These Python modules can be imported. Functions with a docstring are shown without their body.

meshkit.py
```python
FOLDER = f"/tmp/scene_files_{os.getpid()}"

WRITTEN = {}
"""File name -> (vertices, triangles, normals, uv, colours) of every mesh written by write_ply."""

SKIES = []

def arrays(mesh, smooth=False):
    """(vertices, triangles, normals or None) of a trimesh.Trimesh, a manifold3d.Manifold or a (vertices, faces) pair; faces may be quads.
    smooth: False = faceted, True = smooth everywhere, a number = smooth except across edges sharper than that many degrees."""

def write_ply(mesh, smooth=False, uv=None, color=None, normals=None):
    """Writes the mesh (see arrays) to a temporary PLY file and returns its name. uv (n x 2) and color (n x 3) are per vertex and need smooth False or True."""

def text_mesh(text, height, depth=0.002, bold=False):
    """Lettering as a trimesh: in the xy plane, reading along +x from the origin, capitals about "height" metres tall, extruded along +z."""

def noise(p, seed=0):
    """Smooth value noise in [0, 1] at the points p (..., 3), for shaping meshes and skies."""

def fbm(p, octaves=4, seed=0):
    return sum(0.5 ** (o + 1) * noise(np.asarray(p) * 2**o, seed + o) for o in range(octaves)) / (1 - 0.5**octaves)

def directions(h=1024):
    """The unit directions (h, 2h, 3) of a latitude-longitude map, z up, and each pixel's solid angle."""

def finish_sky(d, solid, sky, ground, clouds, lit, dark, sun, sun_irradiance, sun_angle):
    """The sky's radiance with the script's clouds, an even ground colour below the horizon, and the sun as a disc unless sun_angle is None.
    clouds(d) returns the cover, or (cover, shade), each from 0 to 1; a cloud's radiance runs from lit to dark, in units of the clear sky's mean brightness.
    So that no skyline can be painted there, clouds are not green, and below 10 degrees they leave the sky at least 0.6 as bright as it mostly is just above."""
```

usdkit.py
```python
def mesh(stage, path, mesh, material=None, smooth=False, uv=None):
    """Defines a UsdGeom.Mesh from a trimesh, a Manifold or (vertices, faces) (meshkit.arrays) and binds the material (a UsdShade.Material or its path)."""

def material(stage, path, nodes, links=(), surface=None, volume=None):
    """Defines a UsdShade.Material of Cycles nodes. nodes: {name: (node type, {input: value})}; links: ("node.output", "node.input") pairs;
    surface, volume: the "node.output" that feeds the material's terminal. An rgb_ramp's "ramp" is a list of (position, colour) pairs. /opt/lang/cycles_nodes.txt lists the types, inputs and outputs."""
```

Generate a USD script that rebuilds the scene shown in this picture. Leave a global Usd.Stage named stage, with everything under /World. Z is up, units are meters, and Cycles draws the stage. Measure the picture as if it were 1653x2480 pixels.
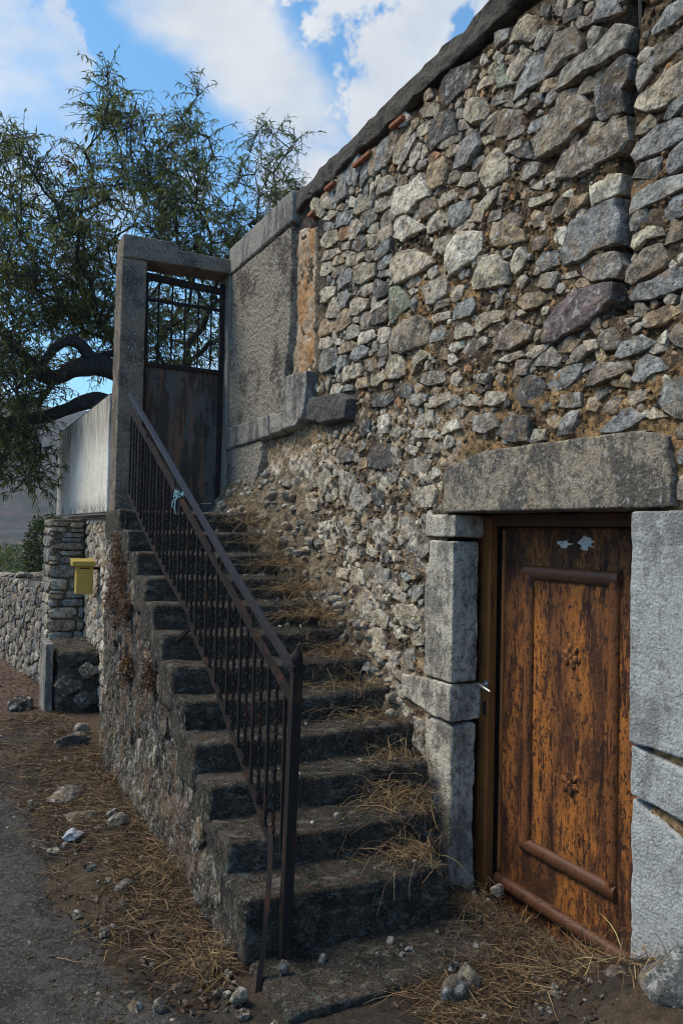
import math, random
import numpy as np
import trimesh
import usdkit, meshkit
from pxr import Usd, UsdGeom, UsdLux, UsdShade, Sdf, Gf, Vt
from shapely.geometry import Polygon, Point
from scipy import ndimage
from scipy.spatial import cKDTree

rng = np.random.default_rng(11)
random.seed(11)
stage = Usd.Stage.CreateInMemory()
UsdGeom.SetStageUpAxis(stage, UsdGeom.Tokens.z)
UsdGeom.SetStageMetersPerUnit(stage, 1.0)
UsdGeom.Xform.Define(stage, '/World')
UsdGeom.Scope.Define(stage, '/World/Looks')

# ------------------------------------------------------------------ camera
EYE = np.array([0.0, 2.3, 1.7])
yaw, pitch, roll = map(math.radians, (26.07, 1.45, 1.2))
FW = np.array([math.cos(pitch) * math.cos(yaw), -math.cos(pitch) * math.sin(yaw), math.sin(pitch)])
_r = np.cross(FW, [0, 0, 1.0]); _r /= np.linalg.norm(_r); _u = np.cross(_r, FW)
RT = _r * math.cos(roll) + _u * math.sin(roll)
UP = _u * math.cos(roll) - _r * math.sin(roll)
cam = UsdGeom.Camera.Define(stage, '/World/camera')
cam.CreateHorizontalApertureAttr(24.0)
cam.CreateVerticalApertureAttr(24.0 * 1024 / 682)
cam.CreateFocalLengthAttr(24.0 * 1970 / 1653)
cam.CreateClippingRangeAttr(Gf.Vec2f(0.05, 5000))
cam.AddTransformOp().Set(Gf.Matrix4d(*RT, 0, *UP, 0, *(-FW), 0, *EYE, 1))
cam.CreateExposureAttr(1.0)

# ------------------------------------------------------------------ sun and sky
SUN = np.array([0.30, 0.55, 0.85]); SUN /= np.linalg.norm(SUN)
sun = UsdLux.DistantLight.Define(stage, '/World/sun')
sun.CreateIntensityAttr(0.50); sun.CreateAngleAttr(26.0); sun.CreateNormalizeAttr(True)
sun.CreateColorAttr(Gf.Vec3f(1.0, 0.87, 0.70))
_z = SUN; _x = np.cross([0, 0, 1.0], _z); _x /= np.linalg.norm(_x); _y = np.cross(_z, _x)
sun.AddTransformOp().Set(Gf.Matrix4d(*_x, 0, *_y, 0, *_z, 0, 0, 0, 0, 1))


def pixel_dir(px, py):
    d = FW + RT * (px - 826.5) / 1970 + UP * (1240 - py) / 1970
    return d / np.linalg.norm(d)


band_a, band_b = pixel_dir(520, 40), pixel_dir(770, 420)
band_n = np.cross(band_a, band_b); band_n /= np.linalg.norm(band_n)
puff_1, puff_2 = pixel_dir(1060, 20), pixel_dir(60, 400)
sky_nodes = {
    'tc': ('texture_coordinate', {}),
    'wn': ('noise_texture', {'scale': 7.0, 'detail': 6.0, 'roughness': 0.6}),
    'ws': ('vector_math', {'math_type': 'multiply_add', 'vector2': (0.13, 0.13, 0.13)}),
    'wo': ('vector_math', {'math_type': 'subtract', 'vector2': (0.065, 0.065, 0.065)}),
    'sky': ('sky_texture', {'sky_type': 'single_scattering', 'sun_disc': False, 'sun_elevation': math.asin(SUN[2]), 'sun_rotation': math.atan2(SUN[0], SUN[1]), 'altitude': 300.0, 'air_density': 1.0, 'aerosol_density': 1.0, 'ozone_density': 2.2}),
    'tint': ('mix_color', {'blend_type': 'multiply', 'fac': 1.0, 'b': (0.62, 1.02, 1.12), 'use_clamp': False}),
    # the long bank of cloud that crosses the sky, and two rounder ones
    'band': ('vector_math', {'math_type': 'dot_product', 'vector2': tuple(band_n)}),
    'ab': ('math', {'math_type': 'absolute'}),
    'bandw': ('map_range', {'range_type': 'smoothstep', 'from_min': 0.0, 'from_max': 0.115, 'to_min': 0.47, 'to_max': 0.0, 'clamp': True}),
    'p1': ('vector_math', {'math_type': 'dot_product', 'vector2': tuple(puff_1)}),
    'p1w': ('map_range', {'range_type': 'smoothstep', 'from_min': 0.983, 'from_max': 1.0, 'to_min': 0.0, 'to_max': 0.55, 'clamp': True}),
    'p2': ('vector_math', {'math_type': 'dot_product', 'vector2': tuple(puff_2)}),
    'p2w': ('map_range', {'range_type': 'smoothstep', 'from_min': 0.987, 'from_max': 1.0, 'to_min': 0.0, 'to_max': 0.34, 'clamp': True}),
    'sep': ('separate_xyz', {}),
    'low': ('map_range', {'range_type': 'smoothstep', 'from_min': 0.12, 'from_max': 0.46, 'to_min': 0.34, 'to_max': 0.0, 'clamp': True}),
    's1': ('math', {'math_type': 'maximum'}), 's2': ('math', {'math_type': 'maximum'}), 's3': ('math', {'math_type': 'maximum'}),
    'mp': ('mapping', {'mapping_type': 'point', 'scale': (1.0, 1.0, 1.5)}),
    'n': ('noise_texture', {'scale': 4.2, 'detail': 7.0, 'roughness': 0.55, 'distortion': 0.25}),
    'sum': ('math', {'math_type': 'add'}),
    'cover': ('map_range', {'range_type': 'smoothstep', 'from_min': 0.70, 'from_max': 1.06, 'to_min': 0.0, 'to_max': 0.97, 'clamp': True}),
    'n2': ('noise_texture', {'scale': 5.5, 'detail': 5.0, 'roughness': 0.6}),
    'shade': ('rgb_ramp', {'ramp': [(0.0, (4.3, 4.6, 5.0)), (0.42, (5.7, 5.9, 6.2)), (0.75, (7.4, 7.45, 7.5))]}),
    'mix': ('mix_color', {'blend_type': 'mix', 'use_clamp': False}),
    'bg': ('background_shader', {'strength': 0.1}),
}
sky_nodes['shade'][1]['ramp'] = [(p, tuple(6.5 * c / 10 for c in col)) for p, col in sky_nodes['shade'][1]['ramp']]
sky_links = [('tc.generated', 'wn.vector'), ('wn.color', 'ws.vector1'), ('tc.generated', 'ws.vector3'), ('ws.vector', 'wo.vector1'), ('wo.vector', 'band.vector1'), ('band.value', 'ab.value1'), ('ab.value', 'bandw.value'), ('wo.vector', 'p1.vector1'), ('p1.value', 'p1w.value'),
             ('wo.vector', 'p2.vector1'), ('p2.value', 'p2w.value'), ('tc.generated', 'sep.vector'), ('sep.z', 'low.value'),
             ('bandw.result', 's1.value1'), ('p1w.result', 's1.value2'), ('s1.value', 's2.value1'), ('p2w.result', 's2.value2'), ('s2.value', 's3.value1'), ('low.result', 's3.value2'),
             ('tc.generated', 'mp.vector'), ('mp.vector', 'n.vector'), ('mp.vector', 'n2.vector'), ('n.fac', 'sum.value1'), ('s3.value', 'sum.value2'), ('sum.value', 'cover.value'),
             ('n2.fac', 'shade.fac'), ('sky.color', 'tint.a'), ('tint.result', 'mix.a'), ('shade.color', 'mix.b'), ('cover.result', 'mix.fac'), ('mix.result', 'bg.color')]
sky_mat = usdkit.material(stage, '/World/Looks/sky', sky_nodes, sky_links, surface='bg.background')
dome = UsdLux.DomeLight.Define(stage, '/World/sky')
UsdShade.MaterialBindingAPI.Apply(dome.GetPrim()).Bind(sky_mat)
dome.GetPrim().SetCustomDataByKey('kind', 'structure')
dome.GetPrim().SetCustomDataByKey('label', 'blue sky with long pale banks of cloud')
dome.GetPrim().SetCustomDataByKey('category', 'sky')

# ------------------------------------------------------------------ materials
LOOK = {}


def mat(name, nodes, links, surface='p.BSDF', volume=None):
    LOOK[name] = usdkit.material(stage, '/World/Looks/' + name, nodes, links, surface=surface, volume=volume)


def chain(nodes, links, name, layers, base, pos='geo.position'):
    """Lays noise-masked colours over a base output. layers: (key, scale xyz, noise scale, detail, roughness, lo, hi, colour, amount)."""
    cur = base
    for key, sc, ns, det, rough, lo, hi, col, amt, *zr in layers:
        nodes[key + 'm'] = ('mapping', {'mapping_type': 'point', 'scale': sc, 'location': (hash_loc(key), 1.7, 3.1)})
        nodes[key + 'n'] = ('noise_texture', {'scale': ns, 'detail': det, 'roughness': rough})
        nodes[key + 'r'] = ('map_range', {'range_type': 'smoothstep', 'from_min': lo, 'from_max': hi, 'to_min': 0.0, 'to_max': amt, 'clamp': True})
        nodes[key + 'x'] = ('mix_color', {'blend_type': 'mix', 'b': col})
        links += [(pos, key + 'm.vector'), (key + 'm.vector', key + 'n.vector'), (key + 'n.fac', key + 'r.value'), (cur, key + 'x.a'), (key + 'r.result', key + 'x.fac')]
        if zr:                                           # a stain that sits between two heights
            nodes[key + 's'] = ('separate_xyz', {})
            nodes[key + 'z'] = ('map_range', {'range_type': 'smoothstep', 'from_min': zr[0][0], 'from_max': zr[0][1], 'to_min': 0.0, 'to_max': 1.0, 'clamp': True})
            nodes[key + 'q'] = ('math', {'math_type': 'multiply'})
            links.remove((key + 'r.result', key + 'x.fac'))
            links += [('geo.position', key + 's.vector'), (key + 's.z', key + 'z.value'), (key + 'z.result', key + 'q.value1'), (key + 'r.result', key + 'q.value2'), (key + 'q.value', key + 'x.fac')]
        cur = key + 'x.result'
    return cur


def hash_loc(s):
    return sum(ord(c) * (i + 3) for i, c in enumerate(s)) % 37


def rough_surface(name, base, layers=(), tint=False, grain=0.35, grain_scale=12.0, bump=((40.0, 0.02, 0.6),), rough=0.9, spec=0.2, metallic=0.0):
    nodes = {'geo': ('geometry', {}), 'p': ('principled_bsdf', {'roughness': rough, 'specular_ior_level': spec, 'metallic': metallic})}
    links = []
    if tint:
        nodes['att'] = ('attribute', {'attribute': 'tint'})
        cur = 'att.color'
    else:
        nodes['col'] = ('color', {'value': base})
        cur = 'col.color'
    nodes['gn'] = ('noise_texture', {'scale': grain_scale, 'detail': 7.0, 'roughness': 0.68})
    nodes['gr'] = ('rgb_ramp', {'ramp': [(0.25, (1 - grain,) * 3), (0.5, (1.0, 1.0, 1.0)), (0.75, (1 + grain,) * 3)]})
    nodes['gx'] = ('mix_color', {'blend_type': 'multiply', 'fac': 1.0, 'use_clamp': False})
    links += [('geo.position', 'gn.vector'), ('gn.fac', 'gr.fac'), (cur, 'gx.a'), ('gr.color', 'gx.b')]
    cur = chain(nodes, links, name, layers, 'gx.result')
    links.append((cur, 'p.base_color'))
    last = None
    for i, (sc, dist, strength) in enumerate(bump):
        k = 'b%d' % i
        nodes[k] = ('bump', {'strength': strength, 'distance': dist})
        if sc < 0:                                       # chipped facets
            nodes[k + 'w'] = ('noise_texture', {'scale': -sc * 0.7, 'detail': 3.0, 'roughness': 0.5})
            nodes[k + 'a'] = ('vector_math', {'math_type': 'multiply_add', 'vector2': (0.05, 0.05, 0.05)})
            nodes[k + 'n'] = ('voronoi_texture', {'feature': 'f1', 'scale': -sc})
            links += [('geo.position', k + 'w.vector'), (k + 'w.color', k + 'a.vector1'), ('geo.position', k + 'a.vector3'), (k + 'a.vector', k + 'n.vector'), (k + 'n.distance', k + '.height')]
        else:
            nodes[k + 'n'] = ('noise_texture', {'scale': sc, 'detail': 6.0, 'roughness': 0.62})
            links += [('geo.position', k + 'n.vector'), (k + 'n.fac', k + '.height')]
        if last:
            links.append((last, k + '.normal'))
        last = k + '.normal'
    if last:
        links.append((last, 'p.normal'))
    mat(name, nodes, links)


ONE = (1, 1, 1)
rough_surface('stone', None, [
    ('a', ONE, 8.0, 8, 0.74, 0.49, 0.59, (0.30, 0.20, 0.11), 0.55),
    ('b', ONE, 13.0, 9, 0.74, 0.50, 0.57, (0.06, 0.057, 0.054), 0.60),
    ('c', ONE, 75.0, 5, 0.68, 0.54, 0.62, (0.05, 0.05, 0.048), 0.55),
    ('d', ONE, 19.0, 8, 0.74, 0.53, 0.60, (0.58, 0.57, 0.54), 0.50)],
    tint=True, grain=0.6, grain_scale=26.0, bump=((-22.0, 0.022, 0.7), (16.0, 0.05, 0.6), (60.0, 0.018, 0.9)))
rough_surface('mortar', None, [
    ('a', ONE, 26.0, 8, 0.75, 0.49, 0.57, (0.05, 0.038, 0.026), 0.75),
    ('b', ONE, 38.0, 6, 0.72, 0.56, 0.63, (0.48, 0.38, 0.25), 0.5)],
    tint=True, grain=0.6, grain_scale=45.0, bump=((35.0, 0.03, 0.8), (120.0, 0.01, 0.8)), spec=0.1)
rough_surface('dressed_stone', (0.50, 0.445, 0.36), [
    ('a', (1, 1, 0.5), 4.0, 9, 0.76, 0.47, 0.56, (0.125, 0.117, 0.103), 0.75),
    ('b', ONE, 24.0, 8, 0.75, 0.52, 0.58, (0.06, 0.058, 0.054), 0.62),
    ('c', ONE, 9.0, 7, 0.7, 0.54, 0.66, (0.50, 0.47, 0.40), 0.6)],
    grain=0.35, grain_scale=60.0, bump=((22.0, 0.03, 0.45), (85.0, 0.012, 0.8)))
rough_surface('pale_dressed_stone', (0.42, 0.43, 0.42), [
    ('a', (1, 1, 0.6), 2.6, 9, 0.76, 0.48, 0.57, (0.17, 0.165, 0.15), 0.7),
    ('b', ONE, 50.0, 6, 0.72, 0.54, 0.62, (0.13, 0.13, 0.12), 0.55)],
    grain=0.35, grain_scale=70.0, bump=((22.0, 0.03, 0.45), (90.0, 0.016, 0.9)))
rough_surface('lintel_stone', (0.32, 0.265, 0.195), [
    ('e', (1, 1, 1), 1.6, 6, 0.65, 0.47, 0.58, (0.34, 0.27, 0.175), 0.7),
    ('a', (1, 1, 0.7), 3.2, 9, 0.77, 0.47, 0.56, (0.08, 0.075, 0.07), 0.82),
    ('b', ONE, 26.0, 8, 0.75, 0.50, 0.57, (0.05, 0.048, 0.045), 0.65),
    ('c', ONE, 44.0, 7, 0.72, 0.55, 0.61, (0.46, 0.45, 0.42), 0.6)],
    grain=0.45, grain_scale=60.0, bump=((18.0, 0.03, 0.5), (85.0, 0.016, 0.9)))
rough_surface('coping_concrete', (0.12, 0.105, 0.088), [
    ('a', ONE, 6.0, 7, 0.7, 0.5, 0.66, (0.045, 0.042, 0.038), 0.75),
    ('b', ONE, 60.0, 5, 0.7, 0.62, 0.7, (0.28, 0.27, 0.25), 0.5)],
    grain=0.4, grain_scale=40.0, bump=((9.0, 0.09, 0.9), (40.0, 0.03, 1.0)))
rough_surface('ledge_concrete', (0.26, 0.24, 0.21), [
    ('a', (1, 1, 0.35), 7.0, 8, 0.74, 0.47, 0.58, (0.07, 0.065, 0.06), 0.75),
    ('b', ONE, 70.0, 5, 0.7, 0.60, 0.7, (0.09, 0.085, 0.08), 0.5)],
    grain=0.35, grain_scale=40.0, bump=((16.0, 0.04, 0.5), (90.0, 0.012, 0.6)))
rough_surface('dark_ledge', (0.085, 0.08, 0.074), [
    ('b', (1, 1, 0.5), 50.0, 5, 0.7, 0.58, 0.7, (0.30, 0.29, 0.27), 0.5)],
    grain=0.5, grain_scale=30.0, bump=((16.0, 0.04, 0.6), (90.0, 0.012, 0.8)))
rough_surface('stucco', (0.44, 0.39, 0.315), [
    ('a', ONE, 2.4, 9, 0.78, 0.505, 0.59, (0.12, 0.10, 0.08), 0.85),
    ('b', ONE, 48.0, 5, 0.72, 0.49, 0.57, (0.05, 0.045, 0.04), 0.6),
    ('c', ONE, 40.0, 6, 0.76, 0.54, 0.60, (0.52, 0.47, 0.40), 0.65)],
    grain=0.4, grain_scale=80.0, bump=((50.0, 0.04, 0.9), (110.0, 0.02, 0.9)), spec=0.1)
rough_surface('old_plaster', (0.40, 0.30, 0.205), [
    ('a', (1, 1, 0.4), 6.0, 6, 0.65, 0.44, 0.56, (0.40, 0.20, 0.075), 0.85),
    ('b', (1, 1, 0.5), 11.0, 6, 0.7, 0.58, 0.68, (0.10, 0.085, 0.07), 0.75),
    ('c', ONE, 5.0, 6, 0.65, 0.54, 0.60, (0.60, 0.53, 0.45), 0.8)],
    grain=0.35, grain_scale=40.0, bump=((20.0, 0.05, 0.6), (90.0, 0.012, 0.7)))
rough_surface('gate_concrete', (0.215, 0.172, 0.13), [
    ('a', ONE, 3.5, 6, 0.65, 0.46, 0.64, (0.065, 0.055, 0.046), 0.75),
    ('b', ONE, 70.0, 3, 0.6, 0.60, 0.66, (0.55, 0.52, 0.45), 0.8),
    ('c', ONE, 55.0, 4, 0.6, 0.56, 0.66, (0.04, 0.036, 0.032), 0.6)],
    grain=0.45, grain_scale=60.0, bump=((45.0, 0.02, 0.7), (110.0, 0.012, 0.8)))
rough_surface('gate_jamb', (0.30, 0.265, 0.22), [
    ('a', (1, 1, 0.3), 8.0, 6, 0.65, 0.5, 0.66, (0.13, 0.11, 0.09), 0.7)],
    grain=0.4, grain_scale=50.0, bump=((25.0, 0.03, 0.6), (90.0, 0.012, 0.8)))
rough_surface('white_plaster', (0.70, 0.65, 0.555), [
    ('a', (4.5, 4.5, 0.8), 2.6, 9, 0.78, 0.38, 0.56, (0.20, 0.175, 0.14), 0.8, (2.25, 2.75)),
    ('b', (7, 7, 0.9), 3.0, 9, 0.78, 0.49, 0.58, (0.085, 0.078, 0.068), 0.75, (2.35, 2.85)),
    ('d', (3, 3, 0.9), 3.2, 9, 0.78, 0.52, 0.61, (0.30, 0.27, 0.225), 0.5),
    ('h', (4, 4, 3.0), 3.0, 8, 0.75, 0.40, 0.56, (0.16, 0.145, 0.125), 0.8, (2.02, 1.86)),
    ('c', (1, 1, 1), 2.0, 5, 0.6, 0.52, 0.7, (0.45, 0.41, 0.34), 0.5)],
    grain=0.2, grain_scale=30.0, bump=((30.0, 0.015, 0.4), (90.0, 0.006, 0.5)))
rough_surface('plaster_stain', (0.10, 0.093, 0.082), [
    ('a', (10, 10, 1.0), 3.0, 7, 0.65, 0.50, 0.66, (0.36, 0.34, 0.30), 0.6)],
    grain=0.4, grain_scale=30.0, bump=((30.0, 0.02, 0.6),))
rough_surface('step_concrete', (0.066, 0.056, 0.045), [
    ('a', ONE, 8.0, 9, 0.76, 0.48, 0.57, (0.022, 0.020, 0.017), 0.8),
    ('c', (1, 0.45, 1), 26.0, 8, 0.76, 0.535, 0.60, (0.22, 0.195, 0.165), 0.75),
    ('d', ONE, 10.0, 7, 0.72, 0.56, 0.63, (0.11, 0.07, 0.04), 0.6),
    ('f', ONE, 110.0, 4, 0.7, 0.56, 0.62, (0.26, 0.24, 0.21), 0.6),
    ('e', ONE, 14.0, 8, 0.76, 0.575, 0.62, (0.16, 0.205, 0.175), 0.5)],
    grain=0.6, grain_scale=40.0, bump=((12.0, 0.05, 0.8), (55.0, 0.025, 1.0), (150.0, 0.01, 1.0)), spec=0.12)
rough_surface('stair_render', None, [
    ('a', (1.2, 1.2, 0.6), 10.0, 9, 0.78, 0.43, 0.52, (0.030, 0.026, 0.021), 0.9),
    ('b', (1.2, 1.2, 0.65), 17.0, 9, 0.78, 0.55, 0.59, (0.46, 0.43, 0.39), 0.7),
    ('c', ONE, 5.0, 8, 0.74, 0.50, 0.60, (0.17, 0.10, 0.055), 0.6),
    ('d', ONE, 80.0, 5, 0.7, 0.55, 0.61, (0.42, 0.40, 0.36), 0.55)],
    tint=True, grain=0.6, grain_scale=30.0, bump=((-18.0, 0.04, 0.8), (14.0, 0.05, 0.9), (60.0, 0.02, 1.0)), spec=0.12)
rough_surface('soil', None, [
    ('a', ONE, 5.0, 7, 0.7, 0.5, 0.66, (0.025, 0.021, 0.017), 0.7),
    ('b', ONE, 60.0, 5, 0.7, 0.60, 0.68, (0.16, 0.125, 0.09), 0.55),
    ('c', ONE, 130.0, 3, 0.6, 0.66, 0.71, (0.35, 0.33, 0.30), 0.5)],
    tint=True, grain=0.5, grain_scale=35.0, bump=((25.0, 0.04, 0.7), (110.0, 0.015, 0.9)), spec=0.15)
rough_surface('pavement', (0.062, 0.055, 0.047), [
    ('a', ONE, 2.6, 8, 0.72, 0.42, 0.56, (0.026, 0.022, 0.018), 0.85),
    ('b', ONE, 45.0, 6, 0.74, 0.54, 0.61, (0.20, 0.18, 0.16), 0.5),
    ('c', ONE, 9.0, 8, 0.76, 0.50, 0.57, (0.10, 0.09, 0.08), 0.6),
    ('d', ONE, 140.0, 3, 0.7, 0.57, 0.63, (0.26, 0.24, 0.22), 0.5)],
    grain=0.55, grain_scale=60.0, bump=((10.0, 0.05, 0.6), (45.0, 0.02, 0.9), (130.0, 0.01, 1.0)), spec=0.15)
rough_surface('black_iron', (0.018, 0.015, 0.014), [
    ('a', (1, 1, 0.5), 14.0, 6, 0.7, 0.52, 0.66, (0.075, 0.03, 0.015), 0.7)],
    grain=0.3, grain_scale=30.0, bump=((90.0, 0.004, 0.5),), rough=0.7, spec=0.15)
rough_surface('handrail_iron', (0.020, 0.017, 0.021), [
    ('a', ONE, 10.0, 6, 0.7, 0.56, 0.68, (0.06, 0.028, 0.018), 0.6)],
    grain=0.3, grain_scale=30.0, bump=((90.0, 0.003, 0.4),), rough=0.42, spec=0.4)
rough_surface('gate_sheet', (0.035, 0.024, 0.018), [
    ('a', (3, 3, 0.7), 2.4, 7, 0.7, 0.48, 0.56, (0.085, 0.083, 0.08), 0.85),
    ('b', (5, 5, 0.5), 2.6, 8, 0.75, 0.50, 0.58, (0.19, 0.085, 0.042), 0.75)],
    grain=0.4, grain_scale=30.0, bump=((50.0, 0.006, 0.5),), rough=0.6, spec=0.35)
rough_surface('rusty_door', (0.32, 0.115, 0.025), [
    ('e', (1, 1, 0.2), 6.0, 6, 0.6, 0.45, 0.6, (0.145, 0.056, 0.021), 0.85),
    ('k', (1, 1, 0.05), 40.0, 6, 0.7, 0.5, 0.62, (0.10, 0.038, 0.014), 0.55),
    ('a', (1, 1, 0.13), 19.0, 9, 0.76, 0.545, 0.575, (0.022, 0.009, 0.006), 0.95),
    ('b', (1, 1, 0.5), 60.0, 6, 0.76, 0.54, 0.565, (0.024, 0.010, 0.007), 0.95),
    ('t', (1.2, 1, 0.6), 4.0, 9, 0.78, 0.40, 0.54, (0.028, 0.012, 0.008), 0.85, (1.35, 1.7)),
    ('u', (1.2, 1, 0.5), 4.0, 9, 0.78, 0.40, 0.54, (0.026, 0.012, 0.008), 0.85, (0.42, 0.05)),
    ('c', (1.6, 1, 0.4), 2.6, 9, 0.80, 0.515, 0.585, (0.03, 0.012, 0.008), 0.78)],
    grain=0.35, grain_scale=9.0, bump=((60.0, 0.006, 0.8),), rough=0.65, spec=0.25)
rough_surface('rusty_moulding', (0.085, 0.034, 0.016), [
    ('a', (1, 1, 0.4), 18.0, 7, 0.7, 0.54, 0.62, (0.026, 0.012, 0.009), 0.9)],
    grain=0.3, grain_scale=14.0, bump=((70.0, 0.004, 0.5),), rough=0.5, spec=0.35)
rough_surface('rusty_panel', (0.165, 0.060, 0.018), [
    ('a', (1, 1, 0.13), 22.0, 9, 0.76, 0.54, 0.58, (0.024, 0.010, 0.007), 0.9), ('b', (1, 1, 0.5), 60.0, 5, 0.74, 0.56, 0.59, (0.024, 0.010, 0.007), 0.9)],
    grain=0.35, grain_scale=12.0, bump=((60.0, 0.005, 0.7),), rough=0.55, spec=0.3)
rough_surface('rusty_post', (0.20, 0.075, 0.02), [
    ('a', (1, 1, 0.1), 16.0, 7, 0.7, 0.55, 0.63, (0.028, 0.012, 0.008), 0.9)],
    grain=0.3, grain_scale=14.0, bump=((70.0, 0.003, 0.5),), rough=0.55, spec=0.3)
rough_surface('steel', (0.45, 0.45, 0.46), [], grain=0.2, grain_scale=60, bump=(), rough=0.35, spec=0.5, metallic=0.9)
rough_surface('paper', (0.62, 0.61, 0.58), [('a', ONE, 60.0, 5, 0.7, 0.58, 0.62, (0.2, 0.1, 0.05), 0.8)], grain=0.15, bump=())
rough_surface('yellow_paint', (0.40, 0.275, 0.055), [
    ('a', ONE, 8.0, 7, 0.7, 0.58, 0.7, (0.24, 0.17, 0.05), 0.6), ('b', ONE, 60.0, 5, 0.7, 0.66, 0.7, (0.10, 0.07, 0.03), 0.7)],
    grain=0.15, grain_scale=6.0, bump=((60.0, 0.002, 0.3),), rough=0.5, spec=0.4)
rough_surface('bark', (0.045, 0.037, 0.031), [('a', (1, 1, 0.3), 20.0, 6, 0.7, 0.55, 0.68, (0.10, 0.09, 0.078), 0.6)],
              grain=0.5, grain_scale=20.0, bump=((25.0, 0.03, 0.9),))
rough_surface('cord', (0.22, 0.36, 0.40), [('a', ONE, 60.0, 5, 0.7, 0.56, 0.64, (0.06, 0.10, 0.11), 0.7)], grain=0.3, bump=())
rough_surface('plastic_bag', (0.30, 0.30, 0.31), [], grain=0.2, bump=((30.0, 0.01, 0.5),), rough=0.4, spec=0.4)
rough_surface('roof_tile', (0.30, 0.115, 0.06), [('a', ONE, 20.0, 6, 0.7, 0.55, 0.66, (0.09, 0.06, 0.045), 0.7)], grain=0.3)
rough_surface('hill_ground', None, [('a', ONE, 0.16, 9, 0.78, 0.49, 0.53, (0.028, 0.034, 0.02), 0.85), ('b', ONE, 0.2, 7, 0.7, 0.55, 0.66, (0.19, 0.13, 0.105), 0.6)],
              tint=True, grain=0.4, grain_scale=0.2, bump=())


def leaf_material(name):
    nodes = {'att': ('attribute', {'attribute': 'tint'}), 'p': ('principled_bsdf', {'roughness': 0.45, 'specular_ior_level': 0.4}),
             't': ('translucent_bsdf', {}), 'br': ('mix_color', {'blend_type': 'multiply', 'fac': 1.0, 'b': (1.3, 1.35, 0.5), 'use_clamp': False}), 'm': ('mix_closure', {'fac': 0.42})}
    mat(name, nodes, [('att.color', 'p.base_color'), ('att.color', 'br.a'), ('br.result', 't.color'), ('p.BSDF', 'm.closure1'), ('t.BSDF', 'm.closure2')], surface='m.closure')


leaf_material('leaf')
mat('straw', {'att': ('attribute', {'attribute': 'tint'}), 'p': ('principled_bsdf', {'roughness': 0.7, 'specular_ior_level': 0.25})}, [('att.color', 'p.base_color')])

# ------------------------------------------------------------------ geometry helpers
USED = {}
BASE = {}


def free_name(parent, name):
    k = (parent, name)
    n = USED.get(k, 0)
    USED[k] = n + 1
    return name if n == 0 else '%s_%03d' % (name, n)


def tag(prim, label=None, cat=None, group=None, kind=None):
    for k, v in (('label', label), ('category', cat), ('group', group), ('kind', kind)):
        if v:
            prim.SetCustomDataByKey(k, v)
    return prim


def thing(name, label, cat, base=(0, 0, 0), group=None):
    path = '/World/' + free_name('/World', name)
    x = UsdGeom.Xform.Define(stage, path)
    x.AddTranslateOp().Set(Gf.Vec3d(*map(float, base)))
    BASE[path] = np.array(base, float)
    tag(x.GetPrim(), label, cat, group)
    return path


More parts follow.
